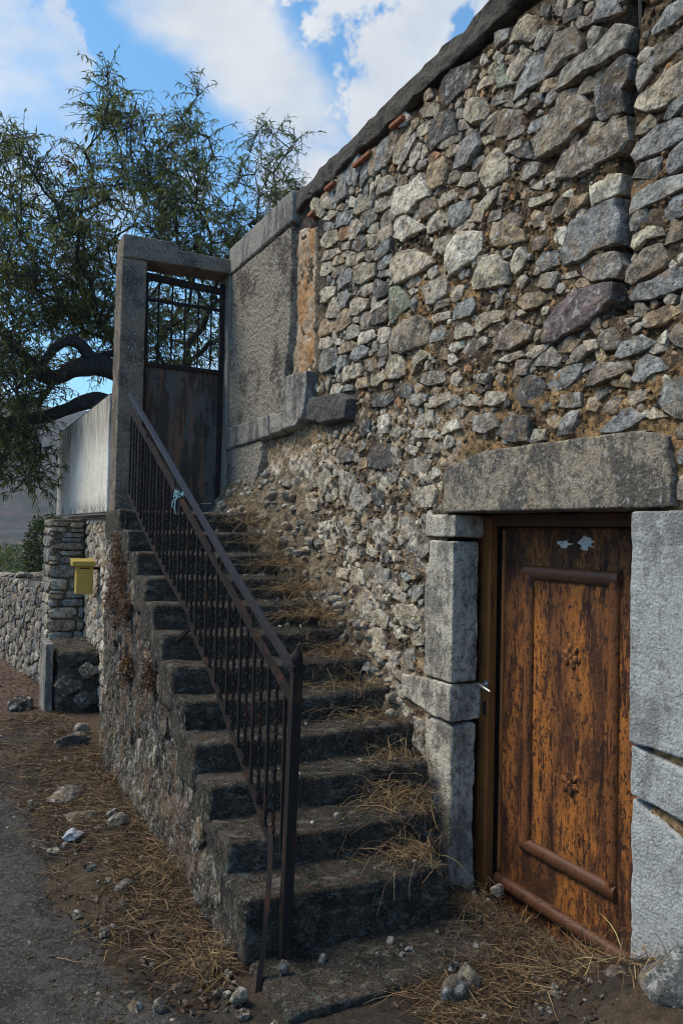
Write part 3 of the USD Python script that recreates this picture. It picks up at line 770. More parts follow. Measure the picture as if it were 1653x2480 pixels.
# stones: outlines measured on the wall, in millimetres
STONES = """b2644,2884 2640,2845 2616,2830 2504,2821 2427,2838 2319,2835 2301,2907 2321,2938 2335,3004 2458,3011 2566,2991 2603,2945
n2680,3263 2679,3225 2563,3180 2447,3170 2433,3185 2312,3185 2274,3213 2282,3304 2422,3312 2649,3310
p2762,2557 2753,2533 2656,2524 2506,2555 2409,2588 2342,2626 2336,2683 2438,2701 2591,2699 2691,2644
n2859,3459 2831,3368 2722,3351 2642,3345 2566,3370 2472,3391 2466,3424 2525,3501 2630,3527 2791,3475
g2675,3603 2601,3588 2497,3589 2399,3579 2293,3578 2252,3631 2334,3694 2442,3658 2572,3675 2649,3666
d2446,3496 2448,3441 2451,3383 2422,3358 2305,3349 2303,3421 2265,3442 2266,3525 2286,3555 2432,3525
l2244,3325 2176,3279 2106,3265 2012,3279 2014,3388 2096,3380 2124,3362 2226,3355
b2267,3152 2241,3124 2104,3107 2010,3117 2011,3176 2032,3190 2140,3202 2236,3182
n4111,2820 4109,2768 3962,2718 3838,2723 3707,2724 3682,2760 3672,2832 3777,2897 3940,2900 4083,2873
w3524,3147 3510,3077 3474,3028 3361,3041 3275,3054 3213,3085 3205,3159 3322,3203 3400,3212 3502,3180
b2264,2611 2245,2597 2154,2579 2074,2581 2004,2589 2004,2647 2069,2661 2149,2638 2221,2643
n2769,3799 2758,3699 2713,3698 2635,3723 2543,3701 2541,3758 2583,3813 2684,3842
l4111,3205 4020,3129 3893,3123 3759,3128 3652,3145 3684,3182 3830,3264 3998,3304 4099,3276
n2281,2678 2246,2659 2156,2667 2098,2678 2075,2695 2116,2764 2187,2765 2260,2720
b2267,2943 2263,2928 2189,2930 2101,2931 2008,2937 2008,2977 2085,2993 2166,2997 2245,2984
w4083,3621 4066,3556 4021,3522 3866,3493 3773,3523 3696,3523 3711,3583 3765,3667 3885,3649 4057,3692
l3288,2939 3260,2900 3177,2885 3097,2870 3013,2865 3015,2953 3081,3011 3181,3026 3242,2988
b2120,2195 2079,2158 2034,2126 1998,2121 1999,2266 2092,2254
g2519,2810 2503,2764 2460,2722 2330,2706 2305,2743 2339,2804 2426,2813
d3606,4003 3562,3955 3468,3950 3344,3955 3314,4022 3348,4065 3484,4103 3591,4090
l4413,1036 4343,977 4182,927 4078,986 4067,1067 4115,1155 4349,1113
n3096,2620 3094,2572 2980,2550 2838,2572 2813,2612 2947,2675 3029,2653
l3255,3454 3191,3380 3120,3365 3026,3371 3028,3443 3105,3528 3235,3502
d2943,2353 2919,2310 2883,2279 2814,2268 2748,2297 2732,2344 2758,2380 2826,2408 2904,2398
b2873,3699 2762,3701 2773,3799 2773,3799 2773,3799 2773,3800 2773,3800 2772,3801 2859,3835 2956,3775 2972,3695
d4357,2127 4331,2102 4141,2075 3966,2100 3941,2176 4148,2231 4336,2202
d3712,3804 3679,3759 3580,3768 3439,3753 3452,3805 3489,3891 3597,3924 3689,3870
w2485,3138 2465,3031 2389,3031 2329,3034 2311,3091 2377,3122 2432,3118 2453,3141
d3045,2163 2924,2123 2845,2121 2829,2170 2838,2226 3000,2240
n3173,3643 3122,3596 3034,3564 2905,3565 2925,3626 3056,3693
t3149,3126 3108,3071 3021,3044 2893,3032 2902,3070 3023,3151 3111,3174
b3474,3582 3399,3555 3311,3545 3228,3599 3272,3674 3414,3684
n2495,2312 2431,2307 2324,2325 2254,2341 2261,2366 2405,2378 2453,2356
b2724,2348 2691,2316 2606,2319 2539,2350 2518,2400 2607,2403 2701,2387
b2247,2302 2241,2292 2186,2283 2150,2305 2081,2311 2093,2336 2175,2372 2235,2348
l3378,3804 3295,3734 3179,3707 3160,3735 3192,3809 3309,3865 3375,3873
b2199,3561 2169,3563 2081,3552 2016,3560 2016,3597 2043,3612 2099,3622 2157,3595
l4008,1252 3900,1200 3739,1191 3690,1263 3783,1315 3960,1306
e4110,2968 4085,2918 3984,2946 3887,2966 3889,3008 4005,3114 4109,3130
l3064,4000 2979,3986 2879,3926 2844,3936 2824,3998 2890,4048 2990,4045
l3807,2995 3716,2992 3701,2934 3625,2922 3518,2948 3502,2996 3539,3046 3654,3044 3769,3034
b2182,3471 2167,3437 2085,3435 2014,3447 2015,3506 2109,3479
b2407,2115 2327,2107 2250,2118 2190,2149 2251,2185 2296,2181 2347,2143
t3719,3635 3718,3607 3659,3543 3548,3528 3521,3604 3553,3673 3689,3692
b2117,2863 2106,2845 2066,2841 2007,2847 2008,2914 2095,2915
w4078,3476 4032,3431 4060,3411 3957,3357 3861,3369 3742,3364 3836,3424 3920,3488 4035,3513
g4622,1880 4558,1855 4402,1837 4290,1895 4393,1998 4495,2003
b2338,2400 2305,2389 2224,2393 2149,2411 2206,2450 2300,2441
b2091,3029 2080,3011 2009,3014 2010,3108 2080,3079
t2204,2493 2176,2477 2095,2477 2039,2501 2073,2527 2183,2525
b3513,3363 3494,3311 3458,3273 3368,3268 3315,3307 3338,3366 3497,3390
l3821,1890 3766,1847 3614,1845 3579,1910 3618,1957 3782,1937
l2974,3790 2909,3808 2890,3820 2868,3869 2914,3907 3051,3864
l4117,2600 3985,2586 3901,2601 3960,2714 3961,2714 3962,2714 3962,2714 3963,2714 3963,2714 3976,2719 4107,2724 4135,2655
l4588,3289 4465,3248 4283,3253 4286,3323 4453,3371 4575,3382
d2253,3064 2161,3021 2131,3036 2115,3084 2216,3098
n2431,2478 2379,2435 2313,2430 2307,2472 2340,2508 2407,2513
b5109,2813 5066,2797 4902,2778 4787,2808 4811,2913 4970,2936 5072,2903
b2483,3786 2381,3756 2335,3749 2355,3796 2431,3841 2466,3830
g3261,2206 3138,2187 3070,2209 3101,2272 3242,2271
l3254,2707 3233,2684 3122,2702 3035,2706 3027,2742 3174,2762 3245,2755
g3895,2053 3812,2028 3645,2032 3616,2083 3685,2115 3855,2100
g2847,3880 2825,3851 2757,3849 2677,3871 2767,3927 2831,3934
l2255,2800 2236,2785 2175,2808 2102,2798 2105,2818 2176,2846 2249,2837
l3722,3360 3702,3319 3638,3305 3529,3309 3519,3345 3580,3400 3704,3402
n2071,2418 2049,2391 2001,2368 2002,2461 2050,2454
b2656,2125 2579,2128 2543,2170 2529,2217 2573,2215 2634,2181
t2935,2753 2885,2715 2790,2706 2732,2719 2775,2757 2869,2776
n2096,2760 2054,2756 2006,2758 2006,2816 2077,2808
b3455,2796 3387,2787 3288,2783 3253,2824 3270,2862 3434,2849
w5763,1626 5631,1563 5343,1553 5312,1608 5443,1669 5663,1675
l3308,3254 3228,3227 3187,3262 3109,3301 3090,3342 3149,3334 3261,3301
n3778,2534 3661,2492 3503,2490 3504,2536 3638,2559 3739,2562
b2265,2866 2212,2853 2183,2881 2189,2916 2223,2925 2250,2924 2272,2897
g2654,2252 2589,2236 2515,2234 2516,2285 2644,2288
b2803,2898 2760,2852 2667,2858 2680,2911 2762,2930
w4060,762 4000,712 3850,688 3780,739 3927,783
n3770,3418 3705,3409 3624,3429 3645,3494 3749,3519 3773,3519 3787,3515 3790,3453
g2818,2451 2743,2440 2662,2421 2643,2446 2695,2502 2760,2479
n4239,3890 4168,3870 4094,3900 4033,4022 4070,4046 4188,3968
n3871,1508 3749,1477 3661,1518 3766,1581 3859,1571
b4880,3924 4840,3892 4689,3896 4711,3979 4735,4088 4837,4044
l2990,2953 2985,2916 2952,2892 2907,2906 2882,2944 2905,2993 2959,2996
g2237,3471 2240,3414 2227,3389 2172,3419 2185,3482
b2082,3208 2012,3239 2012,3275 2044,3270 2083,3254 2108,3225
l4093,3862 4033,3830 3963,3889 3910,3968 3940,4010 4066,3932
t4847,3055 4826,3029 4740,3015 4613,3044 4607,3108 4690,3144 4802,3129
l4726,2723 4687,2672 4525,2674 4424,2704 4460,2750 4672,2763
d4298,2465 4126,2442 4053,2469 4070,2522 4269,2529
l4508,3068 4390,3080 4359,3122 4513,3169 4610,3165 4613,3115 4605,3111 4605,3111 4605,3111 4604,3111 4604,3110 4604,3110 4604,3110 4603,3109 4603,3109 4603,3109 4603,3108 4603,3108 4603,3108 4603,3107 4605,3084
g2792,2795 2725,2766 2693,2763 2654,2801 2663,2817 2768,2833
d2938,3423 2838,3377 2861,3453 2894,3451 2989,3462
l2270,2201 2252,2194 2215,2208 2161,2219 2167,2241 2265,2248
b4230,3879 4229,3883 4240,3887 4240,3887 4241,3887 4241,3887 4241,3887 4241,3888 4242,3888 4242,3888 4242,3888 4242,3889 4243,3889 4243,3890 4243,3890 4243,3890 4243,3891 4243,3891 4243,3892 4242,3892 4242,3892 4242,3893 4191,3971 4191,3971 4190,3971 4190,3972 4190,3972 4185,3975 4160,4047 4284,4040 4310,3896
l4610,3753 4573,3720 4367,3691 4328,3732 4337,3770 4489,3790
g3887,1028 3864,956 3758,980 3761,1080 3841,1069
d4336,2974 4287,2952 4131,2943 4118,2992 4165,3040 4306,3021
l5104,3719 5070,3673 4965,3627 4818,3637 4850,3715 5032,3749
e3125,3917 3098,3821 2974,3784 3051,3852 3062,3918
d4776,2197 4680,2149 4519,2154 4522,2209 4741,2260
l3654,3227 3560,3165 3479,3192 3468,3235 3637,3255
l3182,2330 3092,2312 3016,2325 3007,2353 3143,2379
n2540,3518 2453,3499 2443,3525 2490,3564 2548,3551 2571,3537 2572,3532
w5944,1534 5735,1588 5730,1606 5765,1623 5765,1623 5765,1623 5765,1623 5766,1623 5766,1624 5766,1624 5766,1624 5767,1625 5767,1625 5767,1626 5767,1626 5767,1626 5767,1627 5767,1627 5767,1627 5766,1628 5766,1628 5766,1628 5766,1629 5766,1629 5765,1629 5765,1630 5765,1630 5720,1652 5714,1675 6063,1651 6030,1581
t2664,2504 2648,2476 2578,2466 2527,2500 2587,2525
b4754,3300 4607,3310 4586,3335 4583,3356 4629,3389 4815,3384 4830,3295
l5003,3184 4961,3148 4822,3125 4795,3177 4848,3262 4967,3262
l3435,2702 3406,2686 3286,2683 3276,2712 3341,2751 3419,2750
l4300,3645 4220,3617 4084,3629 4077,3649 4085,3666 4302,3707 4334,3680
l4531,1381 4345,1394 4365,1469 4519,1492
n3049,3161 3022,3154 3022,3154 3021,3154 3021,3154 2935,3096 2904,3122 2977,3176 3052,3166
d4319,3147 4245,3098 4138,3108 4124,3142 4266,3225
g2702,3545 2654,3533 2577,3518 2574,3559 2679,3583
b4881,3737 4679,3695 4626,3726 4629,3772 4865,3808
t4392,3905 4342,3885 4303,3957 4298,3986 4300,4039 4383,4066 4414,4016
l4214,806 4004,825 4006,862 4146,906
w4296,3743 4178,3723 4080,3731 4120,3791 4244,3824
t2628,3049 2598,3039 2516,3062 2495,3088 2576,3099
l5306,4042 5235,3962 5101,3880 5050,3898 5119,4010 5241,4077
l3811,4037 3763,3980 3635,3941 3611,3978 3739,4045
d2658,3934 2653,3879 2561,3859 2547,3893
l2028,1883 2025,1843 1994,1838 1995,1933 2021,1917
l4242,1229 4177,1177 4070,1153 4044,1227 4165,1255
l3606,3443 3587,3422 3521,3412 3423,3422 3430,3461 3571,3477
b2895,3497 2868,3497 2750,3495 2742,3525 2870,3543
t5101,3066 5058,3035 4895,3040 4859,3100 4981,3144 5063,3137
b4621,2819 4530,2778 4377,2789 4354,2816 4430,2854 4569,2858
d2898,3625 2862,3597 2785,3606 2786,3640 2859,3670
n2240,3222 2200,3209 2146,3214 2152,3235 2176,3263 2218,3246
l5091,3284 4987,3267 4849,3283 4831,3321 4972,3362 5095,3355
t2808,3673 2803,3651 2744,3631 2676,3636 2680,3663 2779,3687
b4712,3988 4673,3944 4609,3940 4599,4099 4645,4135 4689,4095
w4221,2335 4181,2293 4090,2284 4077,2334 4094,2390 4200,2385
d4011,2506 3967,2478 3855,2449 3837,2509 3858,2547 3955,2534
l3650,2373 3546,2373 3453,2392 3478,2425 3646,2419
g4249,3558 4231,3522 4138,3506 4065,3533 4142,3601 4242,3594
l3419,3473 3340,3436 3265,3439 3266,3477 3364,3509
b3676,2745 3656,2724 3534,2716 3511,2744 3560,2784 3645,2779
l3853,3907 3773,3886 3664,3887 3672,3931 3842,3952
g2578,2440 2574,2421 2533,2416 2483,2452 2505,2480 2556,2467
g3171,3765 3126,3744 2982,3711 3001,3750 3147,3784
b4295,3348 4239,3332 4132,3352 4105,3414 4166,3422 4273,3395
w4492,2890 4482,2872 4364,2864 4260,2881 4302,2924 4468,2941
l4228,3435 4098,3438 4109,3508 4120,3508 4137,3502 4138,3502 4138,3502 4138,3502 4139,3502 4139,3502 4178,3509 4247,3509 4285,3491
l3859,2572 3806,2591 3768,2633 3679,2661 3744,2691 3836,2666
n2941,2450 2922,2430 2860,2419 2836,2471 2924,2487
w3931,3782 3875,3752 3809,3782 3784,3842 3838,3865 3905,3814
l3796,1137 3775,1105 3660,1121 3650,1181 3764,1171
g4155,2025 4063,1984 3991,2002 3944,2063 4110,2052
b4537,3896 4492,3868 4409,3903 4423,4035 4497,3986
l4916,1574 4759,1563 4705,1613 4745,1657 4899,1642
g4700,2957 4626,2934 4502,2940 4487,2976 4576,3020 4666,3015
n4480,3006 4452,2961 4368,2950 4338,3013 4372,3052 4482,3062
g4395,3584 4299,3613 4310,3650 4331,3671 4458,3684 4473,3634
g3358,2585 3347,2567 3282,2577 3247,2619 3274,2656 3338,2631
w4251,2857 4187,2825 4111,2828 4106,2889 4176,2916 4238,2914
b4599,3904 4547,3941 4499,4018 4555,4114 4598,4091
d4491,3462 4425,3496 4479,3561 4539,3562 4545,3556 4545,3556 4546,3556 4546,3556 4546,3556 4547,3555 4547,3555 4547,3555 4548,3555 4548,3555 4549,3555 4581,3562 4583,3562 4635,3522
w5234,1618 5081,1591 4958,1624 4961,1675 5107,1682
l4639,3605 4629,3577 4548,3559 4481,3618 4535,3672 4633,3668
d4284,1948 4226,1871 4148,1862 4120,1920 4245,1969
g4187,1419 4066,1405 4054,1485 4160,1501
g3130,4093 3123,4022 3036,4024 3032,4063
t2842,3118 2824,3066 2773,3055 2757,3099 2817,3131
g3825,1387 3758,1341 3682,1391 3671,1428 3773,1418
g2771,2251 2738,2241 2674,2255 2671,2289 2756,2287
l3178,3670 3101,3678 3074,3690 3080,3704 3241,3704 3251,3671
l4592,1536 4520,1508 4436,1550 4455,1611 4577,1600
b2038,1993 2027,1970 1996,1960 1996,2021 2022,2023
g3616,3750 3567,3722 3426,3709 3416,3740 3556,3765
w3530,2220 3471,2221 3370,2236 3382,2278 3484,2267
w4066,4125 4034,4044 3968,4022 3913,4041 3972,4108
g3867,2429 3759,2394 3683,2418 3671,2443 3815,2457
n2831,2990 2826,2961 2779,2952 2730,2980 2755,2999 2805,3010
l4704,3436 4666,3417 4540,3396 4438,3414 4456,3443 4669,3466
n2180,2885 2164,2856 2123,2861 2118,2891 2165,2908
n4424,2712 4324,2680 4244,2689 4263,2753 4376,2758
w4005,1345 3877,1320 3865,1356 3993,1424
o4809,3668 4769,3609 4639,3613 4642,3679 4792,3704
l4498,3217 4427,3159 4312,3168 4330,3219 4482,3244
w5091,1379 4965,1366 4887,1408 4951,1472 5072,1432
n3531,3535 3500,3510 3409,3514 3388,3551 3514,3568
d4475,2339 4406,2293 4324,2315 4327,2377 4427,2388
b2768,3593 2727,3567 2679,3594 2687,3617 2753,3629
n5873,1692 5767,1693 5692,1732 5724,1827 5854,1819
w3947,3839 3860,3903 3868,3935 3952,3899 3960,3887 3960,3887 3961,3887 3961,3886 4002,3851 4039,3796
t4677,2862 4575,2858 4571,2861 4571,2861 4570,2861 4570,2861 4570,2861 4569,2862 4569,2862 4569,2862 4516,2860 4517,2879 4589,2914 4698,2924 4771,2872
g3881,553 3807,498 3738,543 3792,592
l3891,3076 3823,3065 3751,3084 3824,3122 3893,3119 3893,3119 3920,3120 3934,3106
l3295,3911 3267,3892 3154,3873 3135,3900 3227,3928
l3469,2897 3435,2882 3379,2893 3358,2932 3392,2951 3459,2940
l3967,859 3928,801 3854,806 3876,903
l2854,2505 2819,2484 2736,2502 2720,2520 2803,2528
l4336,2600 4271,2583 4140,2607 4165,2656 4321,2629
l5096,2969 5053,2952 4890,2937 4862,2965 4934,3010 5057,3022
l2823,2114 2793,2114 2736,2122 2728,2154 2803,2162
b4269,3287 4190,3264 4092,3288 4116,3329 4255,3329
l3834,2258 3753,2222 3639,2218 3640,2245 3795,2274
l2861,3175 2848,3162 2800,3153 2710,3156 2718,3173 2792,3178 2853,3192
t2482,2214 2436,2203 2416,2220 2437,2253 2479,2254
l5109,4025 5063,3937 4938,3893 4952,3976 5026,4029
l3686,2142 3550,2124 3527,2142 3626,2197
g2042,2078 2034,2059 1997,2051 1997,2099 2018,2102
w5433,1696 5131,1725 5176,1769 5424,1751
l5112,3479 5017,3457 4897,3466 4939,3521 5063,3548
b4758,3202 4747,3162 4691,3160 4621,3216 4659,3251 4762,3269
t4540,2624 4487,2600 4353,2595 4355,2646 4507,2659
n3417,3414 3371,3384 3253,3372 3264,3414
l4323,3430 4260,3452 4264,3465 4288,3488 4289,3488 4289,3489 4289,3489 4289,3489 4289,3490 4289,3490 4289,3491 4289,3491 4289,3491 4289,3492 4289,3492 4289,3492 4289,3493 4289,3493 4289,3493 4288,3494 4288,3494 4288,3494 4287,3494 4287,3495 4276,3500 4278,3504 4376,3520 4407,3475
l3456,2470 3399,2448 3361,2480 3378,2515 3446,2520
b5620,1798 5525,1853 5578,1910 5728,1894 5724,1831 5723,1831 5723,1831 5723,1831 5722,1831 5722,1831 5721,1831 5721,1830 5721,1830 5721,1830 5720,1830 5720,1829 5720,1829 5720,1829 5719,1826
w5077,1122 4972,1099 4854,1145 4937,1203
w5024,1700 4844,1726 4827,1776 5048,1760
b2995,3529 2913,3529 2910,3553 2935,3561 2998,3560 3024,3542
g3753,718 3725,661 3616,677 3642,715
l2193,2163 2154,2140 2096,2142 2142,2173
l3352,2359 3318,2342 3233,2331 3224,2360 3288,2388
b4765,2755 4673,2780 4639,2831 4751,2852 4786,2821 4783,2809 4783,2809 4783,2809 4783,2808 4783,2808 4783,2807 4783,2807 4783,2807 4783,2806 4784,2806 4784,2806 4784,2805 4785,2805 4785,2805 4785,2805 4786,2805 4786,2805 4803,2800
g3740,1589 3689,1577 3627,1613 3641,1652 3716,1637
l5075,3578 4941,3547 4804,3548 4824,3580 5025,3616
w3648,2847 3622,2818 3490,2817 3485,2845 3599,2856
g2583,3840 2560,3808 2497,3791 2501,3815 2561,3851
l4345,1584 4193,1559 4179,1596 4323,1638
l5180,1839 5053,1854 5057,1932 5227,1902
g3288,3502 3215,3513 3205,3540 3292,3553 3302,3546 3310,3520
g3470,2362 3441,2346 3374,2362 3375,2400 3442,2404
w3059,2517 2988,2498 2893,2509 2898,2525 3007,2525
w4894,2619 4777,2602 4722,2644 4780,2673 4877,2676
g4239,2756 4199,2741 4131,2750 4141,2808 4218,2820
l4733,1417 4586,1410 4571,1466 4717,1467
b6270,1699 6066,1691 6100,1771 6219,1812
g4275,1729 4219,1707 4157,1715 4160,1774 4222,1782
l3452,3251 3411,3228 3323,3234 3319,3264 3401,3267
l2163,2386 2145,2375 2094,2379 2088,2394 2128,2404
n4058,3722 4028,3696 3949,3688 3951,3736 4045,3761
l2505,2490 2476,2451 2430,2452 2441,2482
w3485,2654 3449,2627 3360,2645 3361,2664 3462,2672
g3247,2450 3164,2424 3145,2463 3227,2477
w5149,1271 5002,1274 4984,1335 5131,1333
w3809,3775 3768,3751 3717,3772 3725,3810 3784,3828
l4777,1161 4682,1142 4593,1187 4723,1215
l3037,3488 2930,3466 2917,3487 2976,3509
b6100,1781 6043,1771 5906,1790 5938,1859 6076,1851
t4919,3506 4839,3474 4724,3466 4745,3501 4861,3540
g4437,3398 4369,3362 4296,3364 4306,3405 4405,3428
t3579,2639 3573,2618 3501,2605 3491,2648 3544,2665
l3529,3674 3505,3654 3436,3654 3431,3685 3495,3706
l2496,3337 2436,3333 2415,3339 2472,3372
t2313,2284 2265,2272 2256,2294 2279,2317
t3773,4082 3753,4055 3682,4060 3690,4101 3755,4115
g4419,3566 4360,3534 4271,3517 4281,3570 4362,3582
w4059,1600 3984,1545 3914,1555 3972,1602
n3637,2885 3504,2886 3487,2908 3601,2916
g4904,3417 4854,3394 4740,3413 4723,3441 4857,3454
b5065,3789 5012,3758 4911,3746 4893,3783 5036,3823
b4969,3993 4950,3979 4949,3979 4949,3979 4949,3979 4949,3978 4949,3978 4948,3978 4948,3977 4948,3977 4943,3949 4930,3925 4890,3919 4957,4073 5018,4079
g3395,3812 3385,3849 3454,3878 3466,3848 3461,3836
w3495,2617 3494,2584 3459,2565 3408,2581 3449,2618
b4228,2678 4151,2695 4138,2733 4215,2736 4246,2711 4240,2690 4240,2689 4240,2689 4240,2689 4240,2688 4240,2688 4240,2688 4240,2687 4241,2687 4241,2687
w4881,1283 4801,1257 4727,1296 4864,1335
b3993,1034 3975,959 3920,982 3965,1059
l5080,3864 4954,3817 4836,3823 4937,3871
w4356,3048 4243,3052 4121,3055 4129,3072 4292,3079
g3834,3729 3806,3707 3728,3707 3722,3733 3808,3754
b3882,3000 3852,2929 3806,2967 3821,3013
g3428,3762 3349,3740 3372,3785 3423,3808
g3152,3995 3091,3930 3073,3953 3118,4001
d2820,4013 2760,3973 2744,4006 2778,4023
l3207,3596 3126,3586 3126,3595 3144,3611 3229,3630
l5452,1824 5404,1806 5268,1831 5294,1894
w3885,2172 3789,2129 3764,2162 3859,2191
n5875,1936 5653,1921 5631,1968 5811,1973
g3091,2440 3042,2397 3024,2435 3053,2457
o3702,3707 3651,3697 3609,3713 3653,3742 3718,3733 3718,3733 3718,3733 3718,3732 3718,3732 3719,3729
l4855,4000 4847,4048 4937,4083 4946,4057 4923,4004
b6106,1872 6049,1861 5913,1903 5998,1935 6110,1932
g4329,2803 4296,2789 4233,2800 4251,2845 4315,2847
w4696,3849 4676,3813 4593,3780 4577,3814 4651,3862
d5896,1849 5751,1847 5754,1904 5886,1907
l4786,3568 4654,3532 4647,3574 4768,3596
g4267,3244 4219,3224 4127,3213 4113,3239 4236,3255
w5726,1455 5550,1454 5528,1492 5653,1506
w5403,1388 5334,1387 5224,1433 5337,1454
o5211,4134 5091,4089 5062,4131 5181,4167
d5294,1492 5161,1480 5119,1516 5229,1534
b3932,1484 3855,1443 3802,1464 3870,1487
l2764,3035 2732,3058 2757,3088 2769,3054 2769,3053 2769,3053 2770,3053 2770,3052 2770,3052 2770,3052 2771,3052 2771,3051 2771,3051 2772,3051 2772,3051 2773,3051 2773,3051 2773,3051 2774,3051 2777,3052
l2985,3678 2976,3664 2899,3654 2890,3676
w2126,2416 2094,2402 2088,2422 2097,2442
w3983,1149 3939,1115 3884,1139 3927,1169
g2990,3680 2977,3703 2996,3710 3047,3722 3057,3717
g3191,3025 3183,3029 3183,3029 3182,3030 3182,3030 3182,3030 3181,3030 3181,3030 3180,3030 3168,3028 3161,3041 3233,3051 3259,3030
w2650,2789 2600,2778 2551,2775 2562,2791 2615,2793
l4569,1040 4498,1025 4465,1060 4535,1083
g3751,1786 3673,1769 3636,1779 3675,1806
l4520,1124 4433,1118 4418,1151 4487,1167
b3861,1627 3807,1600 3781,1622 3835,1655
l4774,3518 4669,3479 4597,3486 4690,3522
l2845,3246 2777,3217 2777,3248
b4712,2618 4575,2609 4576,2638 4667,2644
l4596,3056 4577,3032 4506,3024 4490,3052 4561,3069
l2304,2520 2263,2513 2229,2522 2282,2529
w2642,3137 2584,3110 2581,3138
b2510,2371 2446,2377 2440,2394 2482,2386
w4755,2927 4718,2944 4776,2969 4862,2960 4865,2957
b3517,2732 3487,2716 3447,2730 3500,2758
b4109,1569 4078,1527 4043,1579 4073,1589
l4822,4132 4754,4096 4717,4106 4795,4163
n3950,3732 3874,3716 3875,3742 3916,3755
b4898,4094 4838,4062 4811,4102 4860,4121
b3658,3516 3645,3508 3566,3508 3560,3530
w3557,1961 3520,1927 3498,1971
w3890,3051 3862,3030 3802,3035 3850,3058
w3663,1819 3649,1799 3600,1801 3601,1821"""
r_ = np.random.default_rng(77)
polys = []
for ln in STONES.split('\n'):
    pts = [tuple(float(c) / 1000 for c in t.split(',')) for t in ln[1:].split()]
    P = Polygon(pts).buffer(0)
    if P.geom_type != 'Polygon':
        P = max(P.geoms, key=lambda g_: g_.area)
    polys.append((P, ln[0], True))
# occupied area on a raster, then small stones and chips wedged into what is left
res = 0.01
nx, nz = int((5.2 - 0.5) / res), int((4.08 + 0.2) / res)
gx, gz = 0.5 + (np.arange(nx) + 0.5) * res, -0.2 + (np.arange(nz) + 0.5) * res
GX, GZ = np.meshgrid(gx, gz, indexing='ij')
from shapely import contains_xy
occ = np.zeros(GX.shape, bool)


def stamp(P, pad=0.0):
    a, b, c, d = P.bounds
    i0, i1 = np.searchsorted(gx, [a - 0.02, c + 0.02]); j0, j1 = np.searchsorted(gz, [b - 0.02, d + 0.02])
    if i1 > i0 and j1 > j0:
        occ[i0:i1, j0:j1] |= contains_xy(P.buffer(pad) if pad else P, GX[i0:i1, j0:j1], GZ[i0:i1, j0:j1])


for P, c, _ in polys:
    stamp(P, 0.004)
blocked = ((GX > 2.0) & (GX < 3.68) & (GZ < 1.82)) | ((GX > 2.03) & (GX < 3.5) & (GZ < 2.12)) | ((GX < 2.3) & (GZ < 1.83)) | ((GX > 3.3) & (GX < 3.87) & (GZ > 0.74) & (GZ < 0.97))
blocked |= (GX > 5.0) & (GZ > 2.75) | (np.abs(GX - joint_x(GZ)) < 0.045) & (GZ > 2.5) | (GX > 4.5) & (GZ > 2.38) & (GZ < 2.66)
blocked |= GZ < (GX - 2.95) * 0.55 + 0.22
blocked |= GZ > 4.05
occ |= blocked
for tries, (rmin, rmax) in enumerate(((0.085, 0.14), (0.055, 0.085), (0.036, 0.055), (0.022, 0.036), (0.014, 0.022))):
    dt = ndimage.distance_transform_edt(~occ) * res
    order = r_.permutation(np.argwhere(dt > rmin))
    skip = np.zeros_like(occ)
    count = 0
    for i, j in order:
        if occ[i, j] or skip[i, j]:
            continue
        i0, i1, j0, j1 = max(0, i - 16), i + 17, max(0, j - 16), j + 17
        sub = occ[i0:i1, j0:j1]
        oc = np.argwhere(sub)
        dmin = (np.hypot(oc[:, 0] - (i - i0), oc[:, 1] - (j - j0)).min() if len(oc) else 20) * res
        if dmin < rmin:
            continue
        x0, z0 = gx[i], gz[j]
        w = float(flush_zone(np.array(x0), np.array(z0)))
        dens = float(smoothstep(4.0, 4.4, np.array(x0)) * smoothstep(2.5, 2.7, np.array(z0)))
        if r_.random() > ((0.22, 0.24, 0.28, 0.34, 0.36)[tries] + 0.45 * dens + 0.5 * (x0 < 2.0) + 0.3 * (z0 > 3.75)) * (1 - 0.25 * w):
            kk = int(rmax * 1.3 / res) + 1
            skip[max(0, i - kk):i + kk + 1, max(0, j - kk):j + kk + 1] = True
            continue
        r0 = min(dmin, rmax) * r_.uniform(0.8, 1.0)
        k = int(r_.integers(5, 8))
        t = np.arange(k) * 2 * np.pi / k + r_.uniform(-0.4, 0.4, k)
        rad = r0 * r_.uniform(0.75, 1.25, k)
        el, th = r_.uniform(1.0, 1.5), r_.normal(0, 0.35)
        ex, ez = rad * np.cos(t) * el, rad * np.sin(t) * 0.86
        P = Polygon(np.column_stack([x0 + ex * math.cos(th) - ez * math.sin(th), z0 + ex * math.sin(th) + ez * math.cos(th)])).buffer(0)
        if P.geom_type != 'Polygon' or P.area < 3e-4:
            continue
        codes = 'lgwwlllnt' if w > 0.5 else ('bbgglllwdt' if dens > 0.5 else 'gglltnndwto' if x0 > 2.0 else 'bbgglndn')
        polys.append((P, codes[r_.integers(len(codes))], False))
        stamp(P, 0.005)
        count += 1
        if count > 420:
            break


def seen_size(P):
    c = P.centroid
    d = np.array([c.x, 0, c.y]) - EYE
    dep = d @ FW
    u, vv = (d @ RT) / dep * 1970 + 826.5, 1240 - (d @ UP) / dep * 1970
    if dep < 0.3 or not (-60 < u < 1720 and -60 < vv < 2540):
        return 0.0
    return P.area / dep ** 2 * abs(d[1]) / dep


